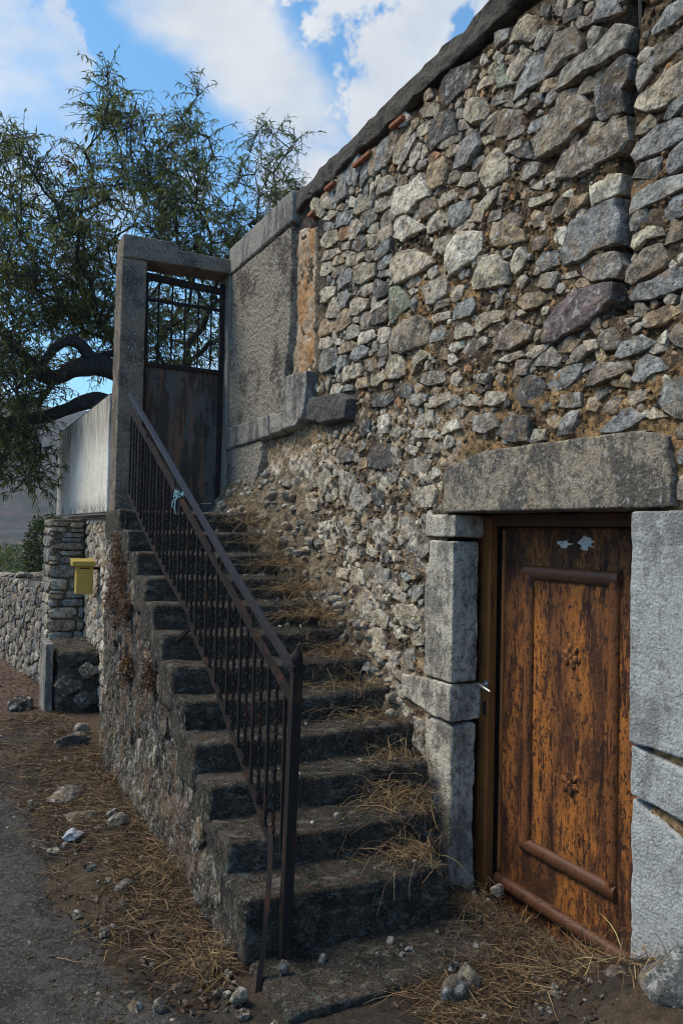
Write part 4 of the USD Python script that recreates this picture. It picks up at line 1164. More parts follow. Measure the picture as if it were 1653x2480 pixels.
order = sorted(range(len(polys)), key=lambda i_: -seen_size(polys[i_][0]))
rest = []
for rank, i_ in enumerate(order):
    P, c, traced = polys[i_]
    x0, z0 = P.centroid.x, P.centroid.y
    size = math.sqrt(P.area)
    w = float(flush_zone(np.array(x0), np.array(z0)))
    h = (0.011 + 0.115 * size) * (1 - 0.72 * w) * r_.uniform(0.8, 1.3)
    h = min(h, 0.04) * (1 if traced else 0.75)
    if traced:
        P = P.buffer(0.006, join_style=2)
    if w > 0.4:
        h += 0.010
    O = (0, -0.008 * (1 - w), 0)
    n_ = 26 if size > 0.16 else 20 if size > 0.09 else 14 if size > 0.05 else 10
    t = tint_of(c, r_)
    v, f, nn = stone_mesh(P, h, 1000 + i_, (O, *FRONT[1:]), n_, 0.07)
    if rank < 299:
        put(rubble, 'stone', (v, f, nn), 'stone', tint=t)
    else:
        rest.append((v, f, nn, t))
mesh_, t_ = join(rest)
put(rubble, 'small_stones', mesh_, 'stone', tint=t_, kind='stuff')

# crumbs of mortar standing out of the joints
cr = []
ico = trimesh.creation.icosphere(subdivisions=1)
for k in range(9000):
    x0, z0 = r_.uniform(1.7, 5.1), r_.uniform(0.5, 4.0)
    i_, j_ = int((x0 - 0.5) / res), int((z0 + 0.2) / res)
    if occ[min(i_, nx - 1), min(j_, nz - 1)]:
        continue
    s_ = r_.uniform(0.004, 0.012)
    v = np.array(ico.vertices) * s_ * r_.uniform(0.6, 1.3, 3) * (1 + 0.25 * r_.normal(size=(len(ico.vertices), 1)))
    y0 = float(wall_y(np.array(x0), np.array(z0)))
    v = v + [x0, y0 + s_ * 0.3, z0]
    a = meshkit.arrays((v, np.array(ico.faces)), False)
    base = np.array([0.30, 0.19, 0.095]) if z0 < 3.2 else np.array([0.16, 0.11, 0.07])
    cr.append((a[0], a[1], meshkit.arrays((v, np.array(ico.faces)), True)[2], np.clip(base * r_.uniform(0.6, 1.7), 0, 0.6)))
mesh_, t_ = join(cr)
put(rubble, 'mortar_crumbs', mesh_, 'mortar', tint=t_, kind='stuff')


def patch(poly, y0, t, res_=0.012, edge=0.03, amp=0.01, freq=14.0, seed=1, ragged=0.0):
    """A raised slab of render or stone on the wall with worn edges."""
    a, b, c, d = poly.bounds

    def fn(U, V):
        p = np.stack([U, 0 * U, V], -1)
        dd = poly_dist(U, V, poly) + ragged * 2 * fb(p, 11.0, 4, seed + 7)
        y = y0 - 0.06 + (t + 0.06) * smoothstep(-edge * 0.35, edge * 0.65, dd) + amp * 2 * fb(p, freq, 4, seed) * (dd > 0) + amp * fb(p, freq * 4, 3, seed + 3) * (dd > 0)
        return np.stack([U, y, V], -1)
    return grid(a - 0.05, c + 0.05, b - 0.05, d + 0.05, res_, fn, flip=True)[0]


put(house, 'bare_plaster', patch(Polygon([(5.54, 3.96), (5.2, 3.86), (5.17, 3.4), (5.16, 2.98), (5.15, 2.81), (5.6, 2.75), (5.6, 3.09)]), -0.01, 0.012, amp=0.016, freq=9, seed=61, ragged=0.02), 'old_plaster', label='orange and white flaking plaster strip')
put(house, 'stucco_panel', patch(Polygon([(6.93, 3.99), (5.53, 3.97), (5.51, 3.23), (5.56, 3.0), (5.61, 2.84), (5.62, 2.58), (6.93, 2.58)]), 0.0, 0.05, 0.010, 0.02, 0.010, 45.0, 62), 'stucco')
put(house, 'lower_stucco', patch(Polygon([(6.95, 2.43), (6.08, 2.43), (6.05, 2.25), (6.22, 2.05), (6.36, 1.80), (6.55, 1.5), (6.95, 1.5)]), 0.0, 0.05, 0.011, 0.02, 0.010, 45.0, 63, 0.012), 'stucco')
put(house, 'stucco_backing', block((5.5, -0.27, 1.2), (6.95, -0.035, 4.0), 0.01, 0.3, 0.0), 'old_plaster')
put(house, 'ledge', patch(Polygon([(6.96, 2.61), (5.885, 2.61), (5.875, 2.42), (6.96, 2.40)]), 0.0, 0.065, 0.012, 0.016, 0.004, 20, 64), 'ledge_concrete')
put(house, 'ledge', patch(Polygon([(5.872, 2.61), (5.60, 2.60), (5.60, 2.84), (5.43, 2.86), (5.14, 2.82), (5.15, 2.61), (5.22, 2.48), (5.33, 2.44), (5.862, 2.42)]), 0.0, 0.07, 0.012, 0.02, 0.010, 14, 65, 0.012), 'ledge_concrete')
put(house, 'ledge', patch(Polygon([(5.20, 2.635), (4.73, 2.61), (4.53, 2.545), (4.57, 2.41), (4.97, 2.415), (5.19, 2.47)]), 0.0, 0.055, 0.012, 0.02, 0.012, 14, 66, 0.012), 'dark_ledge', label='blackened broken ledge')


def lift(v):
    v = v.copy(); v[:, 2] += np.clip(5.5 - v[:, 0], 0, 5) * 0.030 * (v[:, 2] > 4.0)
    p = np.stack([v[:, 0], 0 * v[:, 0], 0 * v[:, 0]], -1)
    v[:, 2] += np.where(v[:, 2] < 4.12, 0.11 * fb(p, 3.0, 4, 71), 0.035 * fb(p, 3.0, 4, 72))
    v[:, 1] += np.where(v[:, 1] > 0, 0.045 * fb(v, 11.0, 4, 73), 0)
    v[:, 2] += 0.03 * fb(v, 14.0, 4, 76)
    return v


put(house, 'coping', block((0.4, -0.4, 4.06), (5.52, 0.032, 4.20), 0.016, 0.022, 0.016, 13.0, 70, lift), 'coping_concrete')
put(house, 'coping', block((5.525, -0.4, 3.99), (6.99, 0.06, 4.235), 0.02, 0.03, 0.008, 7.0, 74), 'ledge_concrete', label='streaked pale concrete coping above stucco panel')
for k, (x0, z0, w_) in enumerate(((5.22, 3.945, 0.09), (4.92, 4.03, 0.14), (4.45, 4.02, 0.22), (4.02, 4.06, 0.14))):
    put(house, 'roof_tile', block((x0 - w_ / 2, -0.15, z0 - 0.012), (x0 + w_ / 2, 0.045, z0 + 0.014), 0.006, 0.03, 0.004, 12, 80 + k), 'roof_tile')
put(house, 'iron_strip', tube([(2.238 + 0.01 * math.sin(z_ * 7), -0.02, z_) for z_ in np.linspace(2.6, 4.1, 12)], 0.009, square=True), 'black_iron')


def lintel_warp(v):
    v = v.copy()
    top = v[:, 2] > 1.95
    cut = np.clip((v[:, 0] - 3.12) / 0.35, 0, 1)
    v[:, 2] -= np.where(top, cut * 0.06 * (v[:, 2] - 1.8) / 0.3, 0)
    v[:, 2] -= np.where(top, np.clip((2.25 - v[:, 0]) / 0.2, 0, 1) ** 2 * 0.03, 0)
    v[:, 0] += np.where(v[:, 0] < 2.15, np.clip((v[:, 2] - 1.9) / 0.2, 0, 1) * 0.03, 0)
    return v


put(house, 'lintel', block((2.04, -0.268, 1.812), (3.475, 0.03, 2.10), 0.013, 0.018, 0.007, 12, 90, lintel_warp), 'lintel_stone')
put(house, 'jamb_stone', block((3.385, -0.165, 1.69), (3.66, 0.016, 1.802), 0.010, 0.014, 0.008, 13, 91), 'dressed_stone')


def j2(v):
    v = v.copy(); v[:, 0] += np.where(v[:, 0] > 3.5, 0.04 * fb(v * [0, 0, 1], 3.0, 3, 5) + np.where(v[:, 2] > 1.55, -0.035, 0), 0); return v


put(house, 'jamb_stone', block((3.388, -0.135, 0.968), (3.645, 0.02, 1.668), 0.010, 0.015, 0.008, 13, 92, j2), 'dressed_stone')


def j3(v):
    v = v.copy()
    t = np.clip((v[:, 0] - 3.55) / 0.3, 0, 1)
    v[:, 2] += np.where(v[:, 2] < 0.86, t * 0.05, -t * 0.02)
    return v


put(house, 'jamb_stone', block((3.390, -0.165, 0.772), (3.86, 0.026, 0.956), 0.010, 0.014, 0.008, 13, 93, j3), 'dressed_stone')
put(house, 'jamb_stone', block((3.385, -0.135, -0.12), (3.635, 0.016, 0.755), 0.018, 0.016, 0.013, 8, 94), 'dressed_stone', label='greenish lower jamb stone')
put(house, 'jamb_stone', block((1.45, -0.268, 0.958), (2.222, 0.03, 1.802), 0.012, 0.018, 0.008, 12, 95), 'pale_dressed_stone')


def slant(v):
    v = v.copy(); v[:, 2] += (2.2 - v[:, 0]) * -0.12; return v


put(house, 'jamb_stone', block((1.45, -0.268, 0.768), (2.215, 0.026, 0.945), 0.013, 0.018, 0.009, 12, 96, slant), 'pale_dressed_stone')


def r3(v):
    v = v.copy(); v[:, 2] += np.where(v[:, 2] > 0.5, (2.2 - v[:, 0]) * -0.32, 0); return v


put(house, 'jamb_stone', block((1.45, -0.268, -0.1), (2.218, 0.02, 0.752), 0.02, 0.018, 0.011, 10, 97, r3), 'pale_dressed_stone')
put(house, 'door_frame', block((3.335, -0.215, -0.1), (3.43, -0.165, 1.80), 0.008, 0.05, 0.002, 6, 98), 'rusty_post')
put(house, 'frame_strip', block((3.442, -0.225, -0.1), (3.468, -0.18, 1.80), 0.005, 0.06, 0.001, 6, 99), 'rusty_post')
put(house, 'frame_head', block((2.1, -0.215, 1.748), (3.333, -0.17, 1.806), 0.006, 0.06, 0.001, 6, 100), 'rusty_moulding')
door = put(house, 'door', block((2.12, -0.262, -0.14), (3.318, -0.226, 1.745), 0.006, 0.03, 0.0012, 3, 101), 'rusty_door')


def half_round(a, b, r, flat=0.6):
    v, f = tube(np.linspace(a, b, 14), r, 14)
    v[:, 1] = -0.228 + (v[:, 1] + 0.228) * flat
    return v, f


for a, b, r, mt in (((3.125, -0.228, 1.53), (2.52, -0.228, 1.53), 0.034, 'rusty_moulding'), ((3.125, -0.228, 0.24), (2.52, -0.228, 0.24), 0.034, 'rusty_moulding')):
    put(door, 'panel_moulding', half_round(a, b, r, 0.8), mt, smooth=50)
for x0 in (3.095, 2.55):
    put(door, 'panel_moulding', half_round((x0, -0.228, 0.245), (x0, -0.228, 1.525), 0.030, 0.85), 'rusty_panel', smooth=50)
put(door, 'kick_bar', half_round((3.312, -0.224, 0.0), (2.14, -0.224, 0.0), 0.034, 0.9), 'rusty_moulding', smooth=50)
put(door, 'edge_bead', half_round((3.30, -0.226, 0.05), (3.30, -0.226, 1.73), 0.012, 0.9), 'rusty_post', smooth=50)
for z0 in (1.172, 0.611):
    pet = []
    for k in range(6):
        s_ = trimesh.creation.icosphere(subdivisions=2)
        v = np.array(s_.vertices) * [0.028, 0.012, 0.017]
        v[:, 0] += 0.032
        a = k * np.pi / 3 + 0.3
        v = np.column_stack([v[:, 0] * math.cos(a) - v[:, 2] * math.sin(a), v[:, 1], v[:, 0] * math.sin(a) + v[:, 2] * math.cos(a)])
        pet.append((v, np.array(s_.faces)))
    s_ = trimesh.creation.icosphere(subdivisions=2)
    pet.append((np.array(s_.vertices) * [0.015, 0.014, 0.015], np.array(s_.faces)))
    v, f = cat_meshes(pet)
    put(door, 'rosette', (v + [2.806, -0.226, z0], f), 'rusty_door', smooth=60)
# lever handle on its rose, keyhole plate, scraps of a torn label
hv_, hf_ = cat_meshes([tube([(3.352, -0.168, 0.955), (3.352, -0.12, 0.955)], 0.010, 10), tube([(3.356, -0.123, 0.956), (3.33, -0.118, 0.955), (3.29, -0.118, 0.947), (3.258, -0.122, 0.938)], [0.010, 0.009, 0.0085, 0.007], 10), tube([(3.352, -0.166, 0.955), (3.352, -0.160, 0.955)], 0.022, 14)])
put(door, 'lever_handle', (hv_, hf_), 'steel', smooth=50)
put(door, 'keyhole_plate', block((3.345, -0.166, 0.80), (3.372, -0.161, 0.87), 0.002, 0.03, 0.0), 'black_iron')
for k, (x0, z0, w_, h_) in enumerate(((2.86, 1.672, 0.05, 0.020), (2.725, 1.676, 0.066, 0.030))):
    t = np.linspace(0, 2 * np.pi, 18, endpoint=False)
    rr_ = 0.45 + 0.7 * np.random.default_rng(5 + k).random(18)
    P = Polygon(np.column_stack([x0 + w_ * rr_ * np.cos(t), z0 + h_ * rr_ * np.sin(t)])).buffer(0)
    tm = trimesh.creation.extrude_polygon(P, 0.0012, engine='earcut')
    v = np.array(tm.vertices)[:, [0, 2, 1]]; v[:, 1] += -0.2245
    put(door, 'label_scrap', (v, np.array(tm.faces)[:, ::-1]), 'paper', label='torn white paper scrap')

# ------------------------------------------------------------------ the staircase
stairs = thing('stone_staircase', 'worn dark concrete steps climbing along the foot of the stone house', 'staircase', (4.3, 0.6, 0.0))
XF = [2.995, 3.255, 3.52, 3.76, 3.98, 4.19, 4.43, 4.68, 4.94, 5.20, 5.45, 5.70]
ZF = [0.27 + 0.1422 * k for k in range(12)]


def side_y(x):
    x = np.asarray(x, float)
    return 1.195 - np.clip((x - 5.9) / 1.05, 0, 1.4) * 0.125


for k in range(12):
    x1 = XF[k + 1] + 0.07 if k < 11 else 7.0

    def wear(v, k=k):
        v = v.copy()
        front = np.exp(-((v[:, 0] - XF[k]) / 0.16) ** 2)
        v[:, 2] -= np.where(v[:, 2] > ZF[k] - 0.06, 0.016 * front * np.exp(-((v[:, 1] - 0.62) / 0.35) ** 2), 0)
        v[:, 0] += 0.055 * fb(v * [0, 1, 0.4], 4.0, 4, 120 + k) * np.exp(-((v[:, 0] - XF[k]) / 0.1) ** 2)
        v[:, 2] += np.where(v[:, 2] > ZF[k] - 0.06, 0.02 * front * fb(v * [0.5, 1, 0], 5.0, 3, 220 + k), 0)
        v[:, 1] += np.where(v[:, 1] > 1.0, side_y(v[:, 0]) - 1.195, 0)
        return v
    put(stairs, 'step', block((XF[k] + rng.normal(0, 0.006), (0.27, 0.17, 0.06)[k] if k < 3 else -0.06, ZF[k] - 0.235 - 0.03 * (k == 0)), (x1, 1.20 + rng.normal(0, 0.008), ZF[k] + rng.normal(0, 0.003)), 0.024, 0.018, 0.012, 7.0, 100 + k, wear), 'step_concrete')
put(stairs, 'base_slab', block((2.615, 0.22, -0.14), (3.02, 1.19, 0.04), 0.025, 0.022, 0.012, 7.0, 130), 'step_concrete', label='low concrete slab at the foot of the steps')


def bank_w(x):
    return 0.05 + 0.19 * smoothstep(3.9, 5.6, np.asarray(x, float))


def bank_fn(U, V):
    w = bank_w(U)
    p = np.stack([U, V, 0 * U], -1)
    z = np.interp(U, XF, ZF) - 0.06 + 1.7 * (w - V) + 0.16 * fb(p, 6.0, 4, 136) + 0.10 * fb(p, 22.0, 3, 137)
    return np.stack([U, V, z], -1)


bm, buv = grid(3.75, 6.95, -0.1, 0.42, 0.014, bank_fn)
bt = np.array([0.20, 0.155, 0.105]) * (0.25 + 1.5 * meshkit.fbm(np.column_stack([buv * 14.0, 0 * buv[:, 0]]), 4, 138))[:, None]
put(stairs, 'debris_bank', bm, 'mortar', tint=bt, label='sloping bank of fallen mortar and earth against the house wall')


r_ = np.random.default_rng(139)
bs = []
for k in range(190):
    u = r_.uniform(3.9, 6.9); vv_ = r_.uniform(0.0, 1.0) * float(bank_w(u)) * 1.05
    c = bank_fn(np.array([[u]]), np.array([[vv_]])).reshape(3)
    s_ = r_.uniform(0.012, 0.045)
    v, f = boulder(c + [0, 0.004, 0], np.array([1.3, 0.8, 0.8]) * s_, 3000 + k, 2)
    a = meshkit.arrays((v, f), 24)
    bs.append((*a, tint_of('wlltgn'[r_.integers(6)], r_) * 0.8))
mesh_, t_ = join(bs)
put(stairs, 'bank_stones', mesh_, 'stone', tint=t_, kind='stuff')


def tread_top(x):
    z = np.full(np.shape(x), 0.0)
    for a, b in zip(XF, ZF):
        z = np.where(np.asarray(x) >= a, b, z)
    return z


def side_fn(U, V):
    p = np.stack([U, 0 * U, V], -1)
    y = side_y(U) - 0.012 + 0.075 * fb(p * [1, 1, 0.7], 4.5, 4, 131) + 0.04 * fb(p * [1, 1, 0.6], 17.0, 4, 132) + 0.012 * fb(p, 60, 2, 133)
    y = y + 0.03 * smoothstep(0.5, 0.0, V) - 0.16 * smoothstep(3.13, 3.05, U)
    return np.stack([U, y, V], -1)


m, uv = grid(3.05, 6.98, -0.3, 1.80, 0.014, side_fn, lambda U, V: V < tread_top(U) - 0.05, flip=True)
X, Z = uv[:, 0], uv[:, 1]
p3 = np.stack([X, 0 * X, Z], -1)
low_ = smoothstep(0.55, 0.1, Z + 0.4 * (meshkit.fbm(p3 * 3, 3, 134) - 0.5))[:, None]
sc = blend(np.tile(np.array([0.105, 0.095, 0.082]), (len(X), 1)), (0.21, 0.17, 0.115), low_ * 0.7)
yel = (smoothstep(0.58, 0.7, meshkit.fbm(p3 * 4, 3, 135)) * smoothstep(0.7, 0.3, Z))[:, None]
sc = blend(sc, (0.20, 0.16, 0.055), yel * 0.8)
wh = (smoothstep(5.9, 6.4, X) * smoothstep(0.9, 1.4, Z))[:, None]
sc = blend(sc, (0.46, 0.44, 0.41), wh * 0.8)
side = put(stairs, 'side_wall', m, 'stair_render', tint=np.clip(sc, 0.02, 0.6))
r_ = np.random.default_rng(140)
placed = []
for k in range(900):
    x0 = r_.uniform(3.1, 6.7); z0 = r_.uniform(0.0, 1.5)
    if z0 > float(tread_top(x0)) - 0.22:
        continue
    s_ = r_.uniform(0.04, 0.10)
    if any(math.hypot(x0 - a, (z0 - b)) < s_ + c for a, b, c in placed) or len(placed) > 45:
        continue
    placed.append((x0, z0, s_))
    t = np.arange(9) * 2 * np.pi / 9 + r_.uniform(-0.25, 0.25, 9)
    P = Polygon(np.column_stack([x0 + s_ * r_.uniform(0.7, 1.1, 9) * np.cos(t) * 0.95, z0 + s_ * r_.uniform(0.7, 1.1, 9) * np.sin(t) * 0.85])).buffer(0)
    if P.geom_type != 'Polygon':
        continue
    y0 = float(side_y(x0)) + 0.018 * max(0, (0.5 - z0))
    put(side, 'stone', stone_mesh(P, 0.012, 1500 + k, ((0, y0 - 0.004, 0), (1, 0, 0), (0, 0, 1), (0, 1, 0)), 14, 0.06, 1.3), 'stair_render', tint=tint_of('wlgnt'[r_.integers(5)], r_) * 0.6)

# ------------------------------------------------------------------ iron railing
rail = thing('iron_railing', 'thin black iron stair railing with an upright post at the bottom', 'railing', (2.99, 1.05, 0.03))


def ry(x):
    return 1.05 + (x - 2.95) * 0.0213


put(rail, 'post', tube([(2.958, 1.062, 0.02), (2.938, 1.056, 0.6), (2.922, 1.05, 1.175)], 0.020, square=True), 'black_iron')
put(rail, 'post_collar', tube([(2.9225, 1.05, 1.166), (2.9215, 1.05, 1.184)], 0.027, square=True), 'black_iron')
put(rail, 'finial', tube([(2.921, 1.05, 1.18), (2.92, 1.05, 1.20), (2.918, 1.05, 1.225), (2.916, 1.05, 1.258)], [0.018, 0.026, 0.022, 0.002], 8), 'black_iron', smooth=50)
put(rail, 'handrail', tube([(2.93, 1.05, 1.148), (3.70, ry(3.7), 1.515), (4.56, ry(4.56), 1.962), (5.3, ry(5.3), 2.345), (5.93, 1.113, 2.668)], 0.0128, square=True), 'handrail_iron')
lowpts = np.array([(2.95, 1.035), (3.69, 1.412), (4.64, 1.907), (5.69, 2.443), (5.90, 2.552)])
put(rail, 'lower_rail', tube([(x_, ry(x_), z_) for x_, z_ in lowpts], 0.012, square=True), 'black_iron')
botpts = np.array([(5.90, 1.955), (5.43, 1.704), (4.86, 1.44), (4.365, 1.245), (4.307, 1.171), (4.137, 1.076), (3.978, 0.996), (3.714, 0.812), (3.48, 0.656), (3.37, 0.584), (3.287, 0.519), (3.18, 0.443), (3.145, 0.425)])[::-1]
put(rail, 'bottom_rail', tube([(x_, ry(x_), z_) for x_, z_ in botpts], 0.010, square=True), 'black_iron')
put(rail, 'stay', tube([(4.34, 1.08, 1.16), (4.50, 1.16, 1.03), (4.56, 1.21, 0.93)], 0.010, square=True), 'black_iron')
put(rail, 'foot_bar', tube([(3.14, 1.056, 0.47), (2.985, 1.118, 0.345), (2.94, 1.145, 0.255), (2.90, 1.165, 0.17), (2.862, 1.205, -0.03)], 0.010, square=True), 'black_iron')
r_ = np.random.default_rng(150)
for k, x_ in enumerate(np.arange(3.03, 5.9, 0.086)):
    zt, zb = np.interp(x_, lowpts[:, 0], lowpts[:, 1]), np.interp(x_, botpts[:, 0], botpts[:, 1])
    n_ = 26
    pts = [(x_ + 0.02 * (1 - t) * r_.normal(0, 0.25), ry(x_), zb + (zt - zb) * t) for t in np.linspace(0, 1, n_)]
    pts = [(x_ + 0.012 * (0.5 - t), ry(x_), zb + (zt - zb) * t) for t in np.linspace(0, 1, n_)]
    put(rail, 'baluster', tube(pts, 0.0062, square=True, twist=(0.9 if k % 2 else 0.0)), 'black_iron', smooth=20)
for x_ in (3.4, 4.0, 4.7, 5.4):
    zt, zh = np.interp(x_, lowpts[:, 0], lowpts[:, 1]), np.interp(x_, [2.93, 3.7, 4.56, 5.93], [1.148, 1.515, 1.962, 2.668])
    put(rail, 'spacer', tube([(x_, ry(x_), zt), (x_, ry(x_), zh)], 0.006, 6), 'black_iron')
ring = [(3.86 + 0.035 * math.cos(a), ry(3.86), 1.535 + 0.035 * math.sin(a)) for a in np.linspace(0, 2 * np.pi, 17)]
put(rail, 'scroll', tube(ring, 0.006, 6, cap=False), 'black_iron')

# frayed cord knotted round the lower rail
cord = thing('knotted_cord', 'pale blue frayed cord knotted round the iron railing', 'cord', (4.60, 1.085, 1.90))
r_ = np.random.default_rng(151)
ms = []
for k in range(9):
    a0 = r_.uniform(0, 6.28)
    ms.append(tube([(4.60 + 0.028 * math.cos(a0 + t) + r_.normal(0, 0.004) + 0.012 * (k % 3 - 1), 1.087 + 0.026 * math.sin(a0 + t), 1.90 + 0.014 * math.sin(2 * t + k) + r_.normal(0, 0.008)) for t in np.linspace(0, 5.5, 14)], 0.0042, 5))
put(cord, 'knot', cat_meshes(ms), 'cord', smooth=60)
for k in range(2):
    d = r_.normal(0, 1, 2)
    put(cord, 'loose_end', tube([(4.60, 1.09, 1.89), (4.59 - 0.03 * k, 1.115 + 0.01 * d[0], 1.86), (4.58 - 0.035 * k, 1.12 + 0.012 * d[0], 1.84 - 0.02 * abs(d[1])), (4.575 - 0.03 * k, 1.115, 1.81 - 0.03 * k)], 0.0034, 5), 'cord', smooth=60)

# ------------------------------------------------------------------ gate
gw = thing('concrete_gateway', 'rough concrete gate frame of two pillars and a lintel at the top of the steps', 'gate frame', (7.1, 0.5, 1.83))


def lean(v):
    v = v.copy(); v[:, 1] += (3.0 - v[:, 2]) * 0.004; return v


put(gw, 'pillar', block((6.955, 0.80, 1.80), (7.235, 1.010, 3.992), 0.014, 0.028, 0.006, 9, 160, lean), 'gate_concrete')
put(gw, 'pillar', block((6.958, -0.02, 1.80), (7.22, 0.062, 3.992), 0.012, 0.028, 0.008, 7, 161), 'gate_jamb', label='pale narrow pillar against the house')


def lint(v):
    v = v.copy(); up_ = v[:, 2] > 4.06
    v[:, 2] += np.where(up_, 0.062 * smoothstep(0.50, 0.56, v[:, 1] + 0.04 * fb(v, 12, 3, 5)), 0)
    return v


put(gw, 'lintel', block((6.945, -0.02, 3.996), (7.25, 1.0, 4.13), 0.014, 0.024, 0.007, 9, 162, lint), 'gate_concrete')
mg = thing('metal_gate', 'rusty dark sheet metal gate with open bars above hung between concrete pillars', 'gate', (7.08, 0.43, 1.86))
for y0 in (0.775, 0.085):
    put(mg, 'stile', tube([(7.08, y0, 1.86), (7.08, y0, 3.93)], 0.020, square=True), 'black_iron')
put(mg, 'top_rail', tube([(7.08, 0.775, 3.90), (7.08, 0.085, 3.86)], 0.026, square=True), 'black_iron')
put(mg, 'cross_rail', tube([(7.08, 0.775, 3.697), (7.08, 0.085, 3.690)], 0.013, square=True), 'black_iron')
put(mg, 'panel_rail', tube([(7.08, 0.775, 3.13), (7.08, 0.085, 3.125)], 0.017, square=True), 'black_iron')
put(mg, 'sheet_panel', block((7.085, 0.09, 1.85), (7.094, 0.77, 3.115), 0.002, 0.03, 0.0025, 5, 163), 'gate_sheet')
for y0 in np.linspace(0.66, 0.185, 5):
    put(mg, 'bar', tube([(7.075, y0, 3.14), (7.075, y0, 3.69), (7.075, y0, 3.86)], 0.008, 8), 'black_iron', smooth=50)
for y0, z0 in ((0.645, 3.03), (0.43, 3.02), (0.22, 3.02), (0.215, 2.80), (0.21, 2.56), (0.215, 2.35), (0.205, 2.12), (0.655, 2.76), (0.66, 2.50)):
    s_ = trimesh.creation.icosphere(subdivisions=2)
    v = np.array(s_.vertices) * [0.014, 0.022, 0.022]
    put(mg, 'stud', (v + [7.085, y0, z0], np.array(s_.faces)), 'gate_sheet', smooth=60)

# ------------------------------------------------------------------ terrace walls on the left
par = thing('plaster_parapet', 'pale streaked plaster parapet wall left of the gate pillar', 'parapet', (8.9, 0.98, 1.83))
put(par, 'wall_panel', block((7.236, 0.94, 1.835), (10.7, 1.03, 2.86), 0.012, 0.05, 0.004, 4, 170), 'white_plaster')
put(par, 'worn_top', block((7.24, 0.945, 2.861), (10.69, 1.025, 2.872), 0.004, 0.05, 0.003, 4, 172), 'plaster_stain', label='dark weathered top edge')

ter = thing('terrace_wall', 'rubble stone wall and corner pier carrying the plaster parapet', 'wall', (8.4, 0.9, 0.0))
m, _ = grid(6.96, 8.85, -0.3, 1.82, 0.02, lambda U, V: np.stack([U, 0.925 + 0.05 * fb(np.stack([U, 0 * U, V], -1), 6, 4, 173) + 0.03 * fb(np.stack([U, 0 * U, V], -1), 24, 3, 174), V], -1), flip=True)
core = put(ter, 'mortar_face', m, 'mortar', tint=np.array([0.33, 0.26, 0.18]))
for k, P in enumerate(rubble_cells(1.75, 1.76, 0.115, 175, 1.1)):
    r2 = np.random.default_rng(2000 + k)
    put(core, 'stone', stone_mesh(P, 0.035, 2000 + k, ((7.02, 0.93, 0.02), (1, 0, 0), (0, 0, 1), (0, 1, 0)), 12, 0.05), 'stone', tint=tint_of('wlwltl'[r2.integers(6)], r2) * 0.9)
put(ter, 'pier_core', block((8.82, 0.6, -0.3), (9.3, 1.29, 1.78), 0.02, 0.06, 0.012, 7, 176), 'mortar', tint=np.array([0.17, 0.13, 0.09]))
put(ter, 'wall_core', block((7.0, 0.4, -0.3), (10.7, 0.90, 1.83), 0.02, 0.3, 0.0), 'old_plaster')
pier = put(ter, 'pier_face', block((8.80, 0.97, -0.2), (8.84, 1.28, 1.75), 0.01, 0.05, 0.004, 7, 177), 'mortar', tint=np.array([0.15, 0.115, 0.08]))
for k, P in enumerate(pack(0.36, 1.76, 0.105, 2.6, 178, 0.14, 0.008)):
    r2 = np.random.default_rng(2200 + k)
    put(pier, 'stone', stone_mesh(P, 0.04 * r2.uniform(0.7, 1.4), 2200 + k, ((8.81, 1.315, 0.02), (0, -1, 0), (0, 0, 1), (-1, 0, 0)), 16, 0.05), 'stone', tint=tint_of('ggbnlgt'[r2.integers(7)], r2))
for k, P in enumerate(pack(0.48, 1.76, 0.13, 2.0, 179, 0.16)):
    r2 = np.random.default_rng(2300 + k)
    put(pier, 'stone', stone_mesh(P, 0.03, 2300 + k, ((8.82, 1.295, 0.02), (1, 0, 0), (0, 0, 1), (0, 1, 0)), 12, 0.05), 'stone', tint=tint_of('gbgl'[r2.integers(4)], r2))

blk = thing('masonry_block', 'low dark mossy masonry block standing against the terrace wall below the mailbox', 'stone block', (8.2, 1.15, 0.0))
put(blk, 'block_body', block((7.80, 0.93, -0.1), (8.80, 1.335, 0.56), 0.06, 0.025, 0.045, 5.0, 180), 'step_concrete')
for k, (y0, z0, s_) in enumerate(((1.22, 0.25, 0.13), (1.04, 0.38, 0.10), (1.06, 0.12, 0.12))):
    t = np.arange(10) * 2 * np.pi / 10
    P = Polygon(np.column_stack([-y0 + s_ * np.cos(t), z0 + s_ * (0.6 + 0.25 * np.cos(3 * t)) * np.sin(t)]))
    put(blk, 'stone', stone_mesh(P, 0.05, 2400 + k, ((7.80, 0, 0), (0, -1, 0), (0, 0, 1), (-1, 0, 0)), 16, 0.04), 'stone', tint=tint_of('dgd'[k], np.random.default_rng(k)) * 0.7)
slab = thing('upright_slab', 'narrow grey concrete slab set upright beside the masonry block', 'slab', (8.0, 1.395, 0.0))
put(slab, 'slab_body', block((7.85, 1.355, -0.05), (8.25, 1.425, 0.63), 0.012, 0.03, 0.006, 7, 181), 'ledge_concrete')

box = thing('mailbox', 'yellow metal mailbox hanging on the stone terrace wall', 'mailbox', (7.96, 1.1, 1.07))
put(box, 'box_body', block((7.90, 1.015, 1.075), (8.02, 1.168, 1.35), 0.006, 0.03, 0.0008, 6, 182), 'yellow_paint')


def lidw(v):
    v = v.copy(); v[:, 2] -= (8.03 - v[:, 0]) * 0.14 * (v[:, 2] > 1.36); return v


put(box, 'lid', block((7.87, 1.0, 1.335), (8.03, 1.21, 1.405), 0.008, 0.03, 0.001, 6, 183, lidw), 'yellow_paint')
put(box, 'slot', block((7.8965, 1.045, 1.31), (7.8995, 1.14, 1.320), 0.001, 0.05, 0), 'black_iron')
put(box, 'bracket', block((7.93, 0.95, 1.30), (7.99, 1.02, 1.325), 0.003, 0.05, 0), 'black_iron')

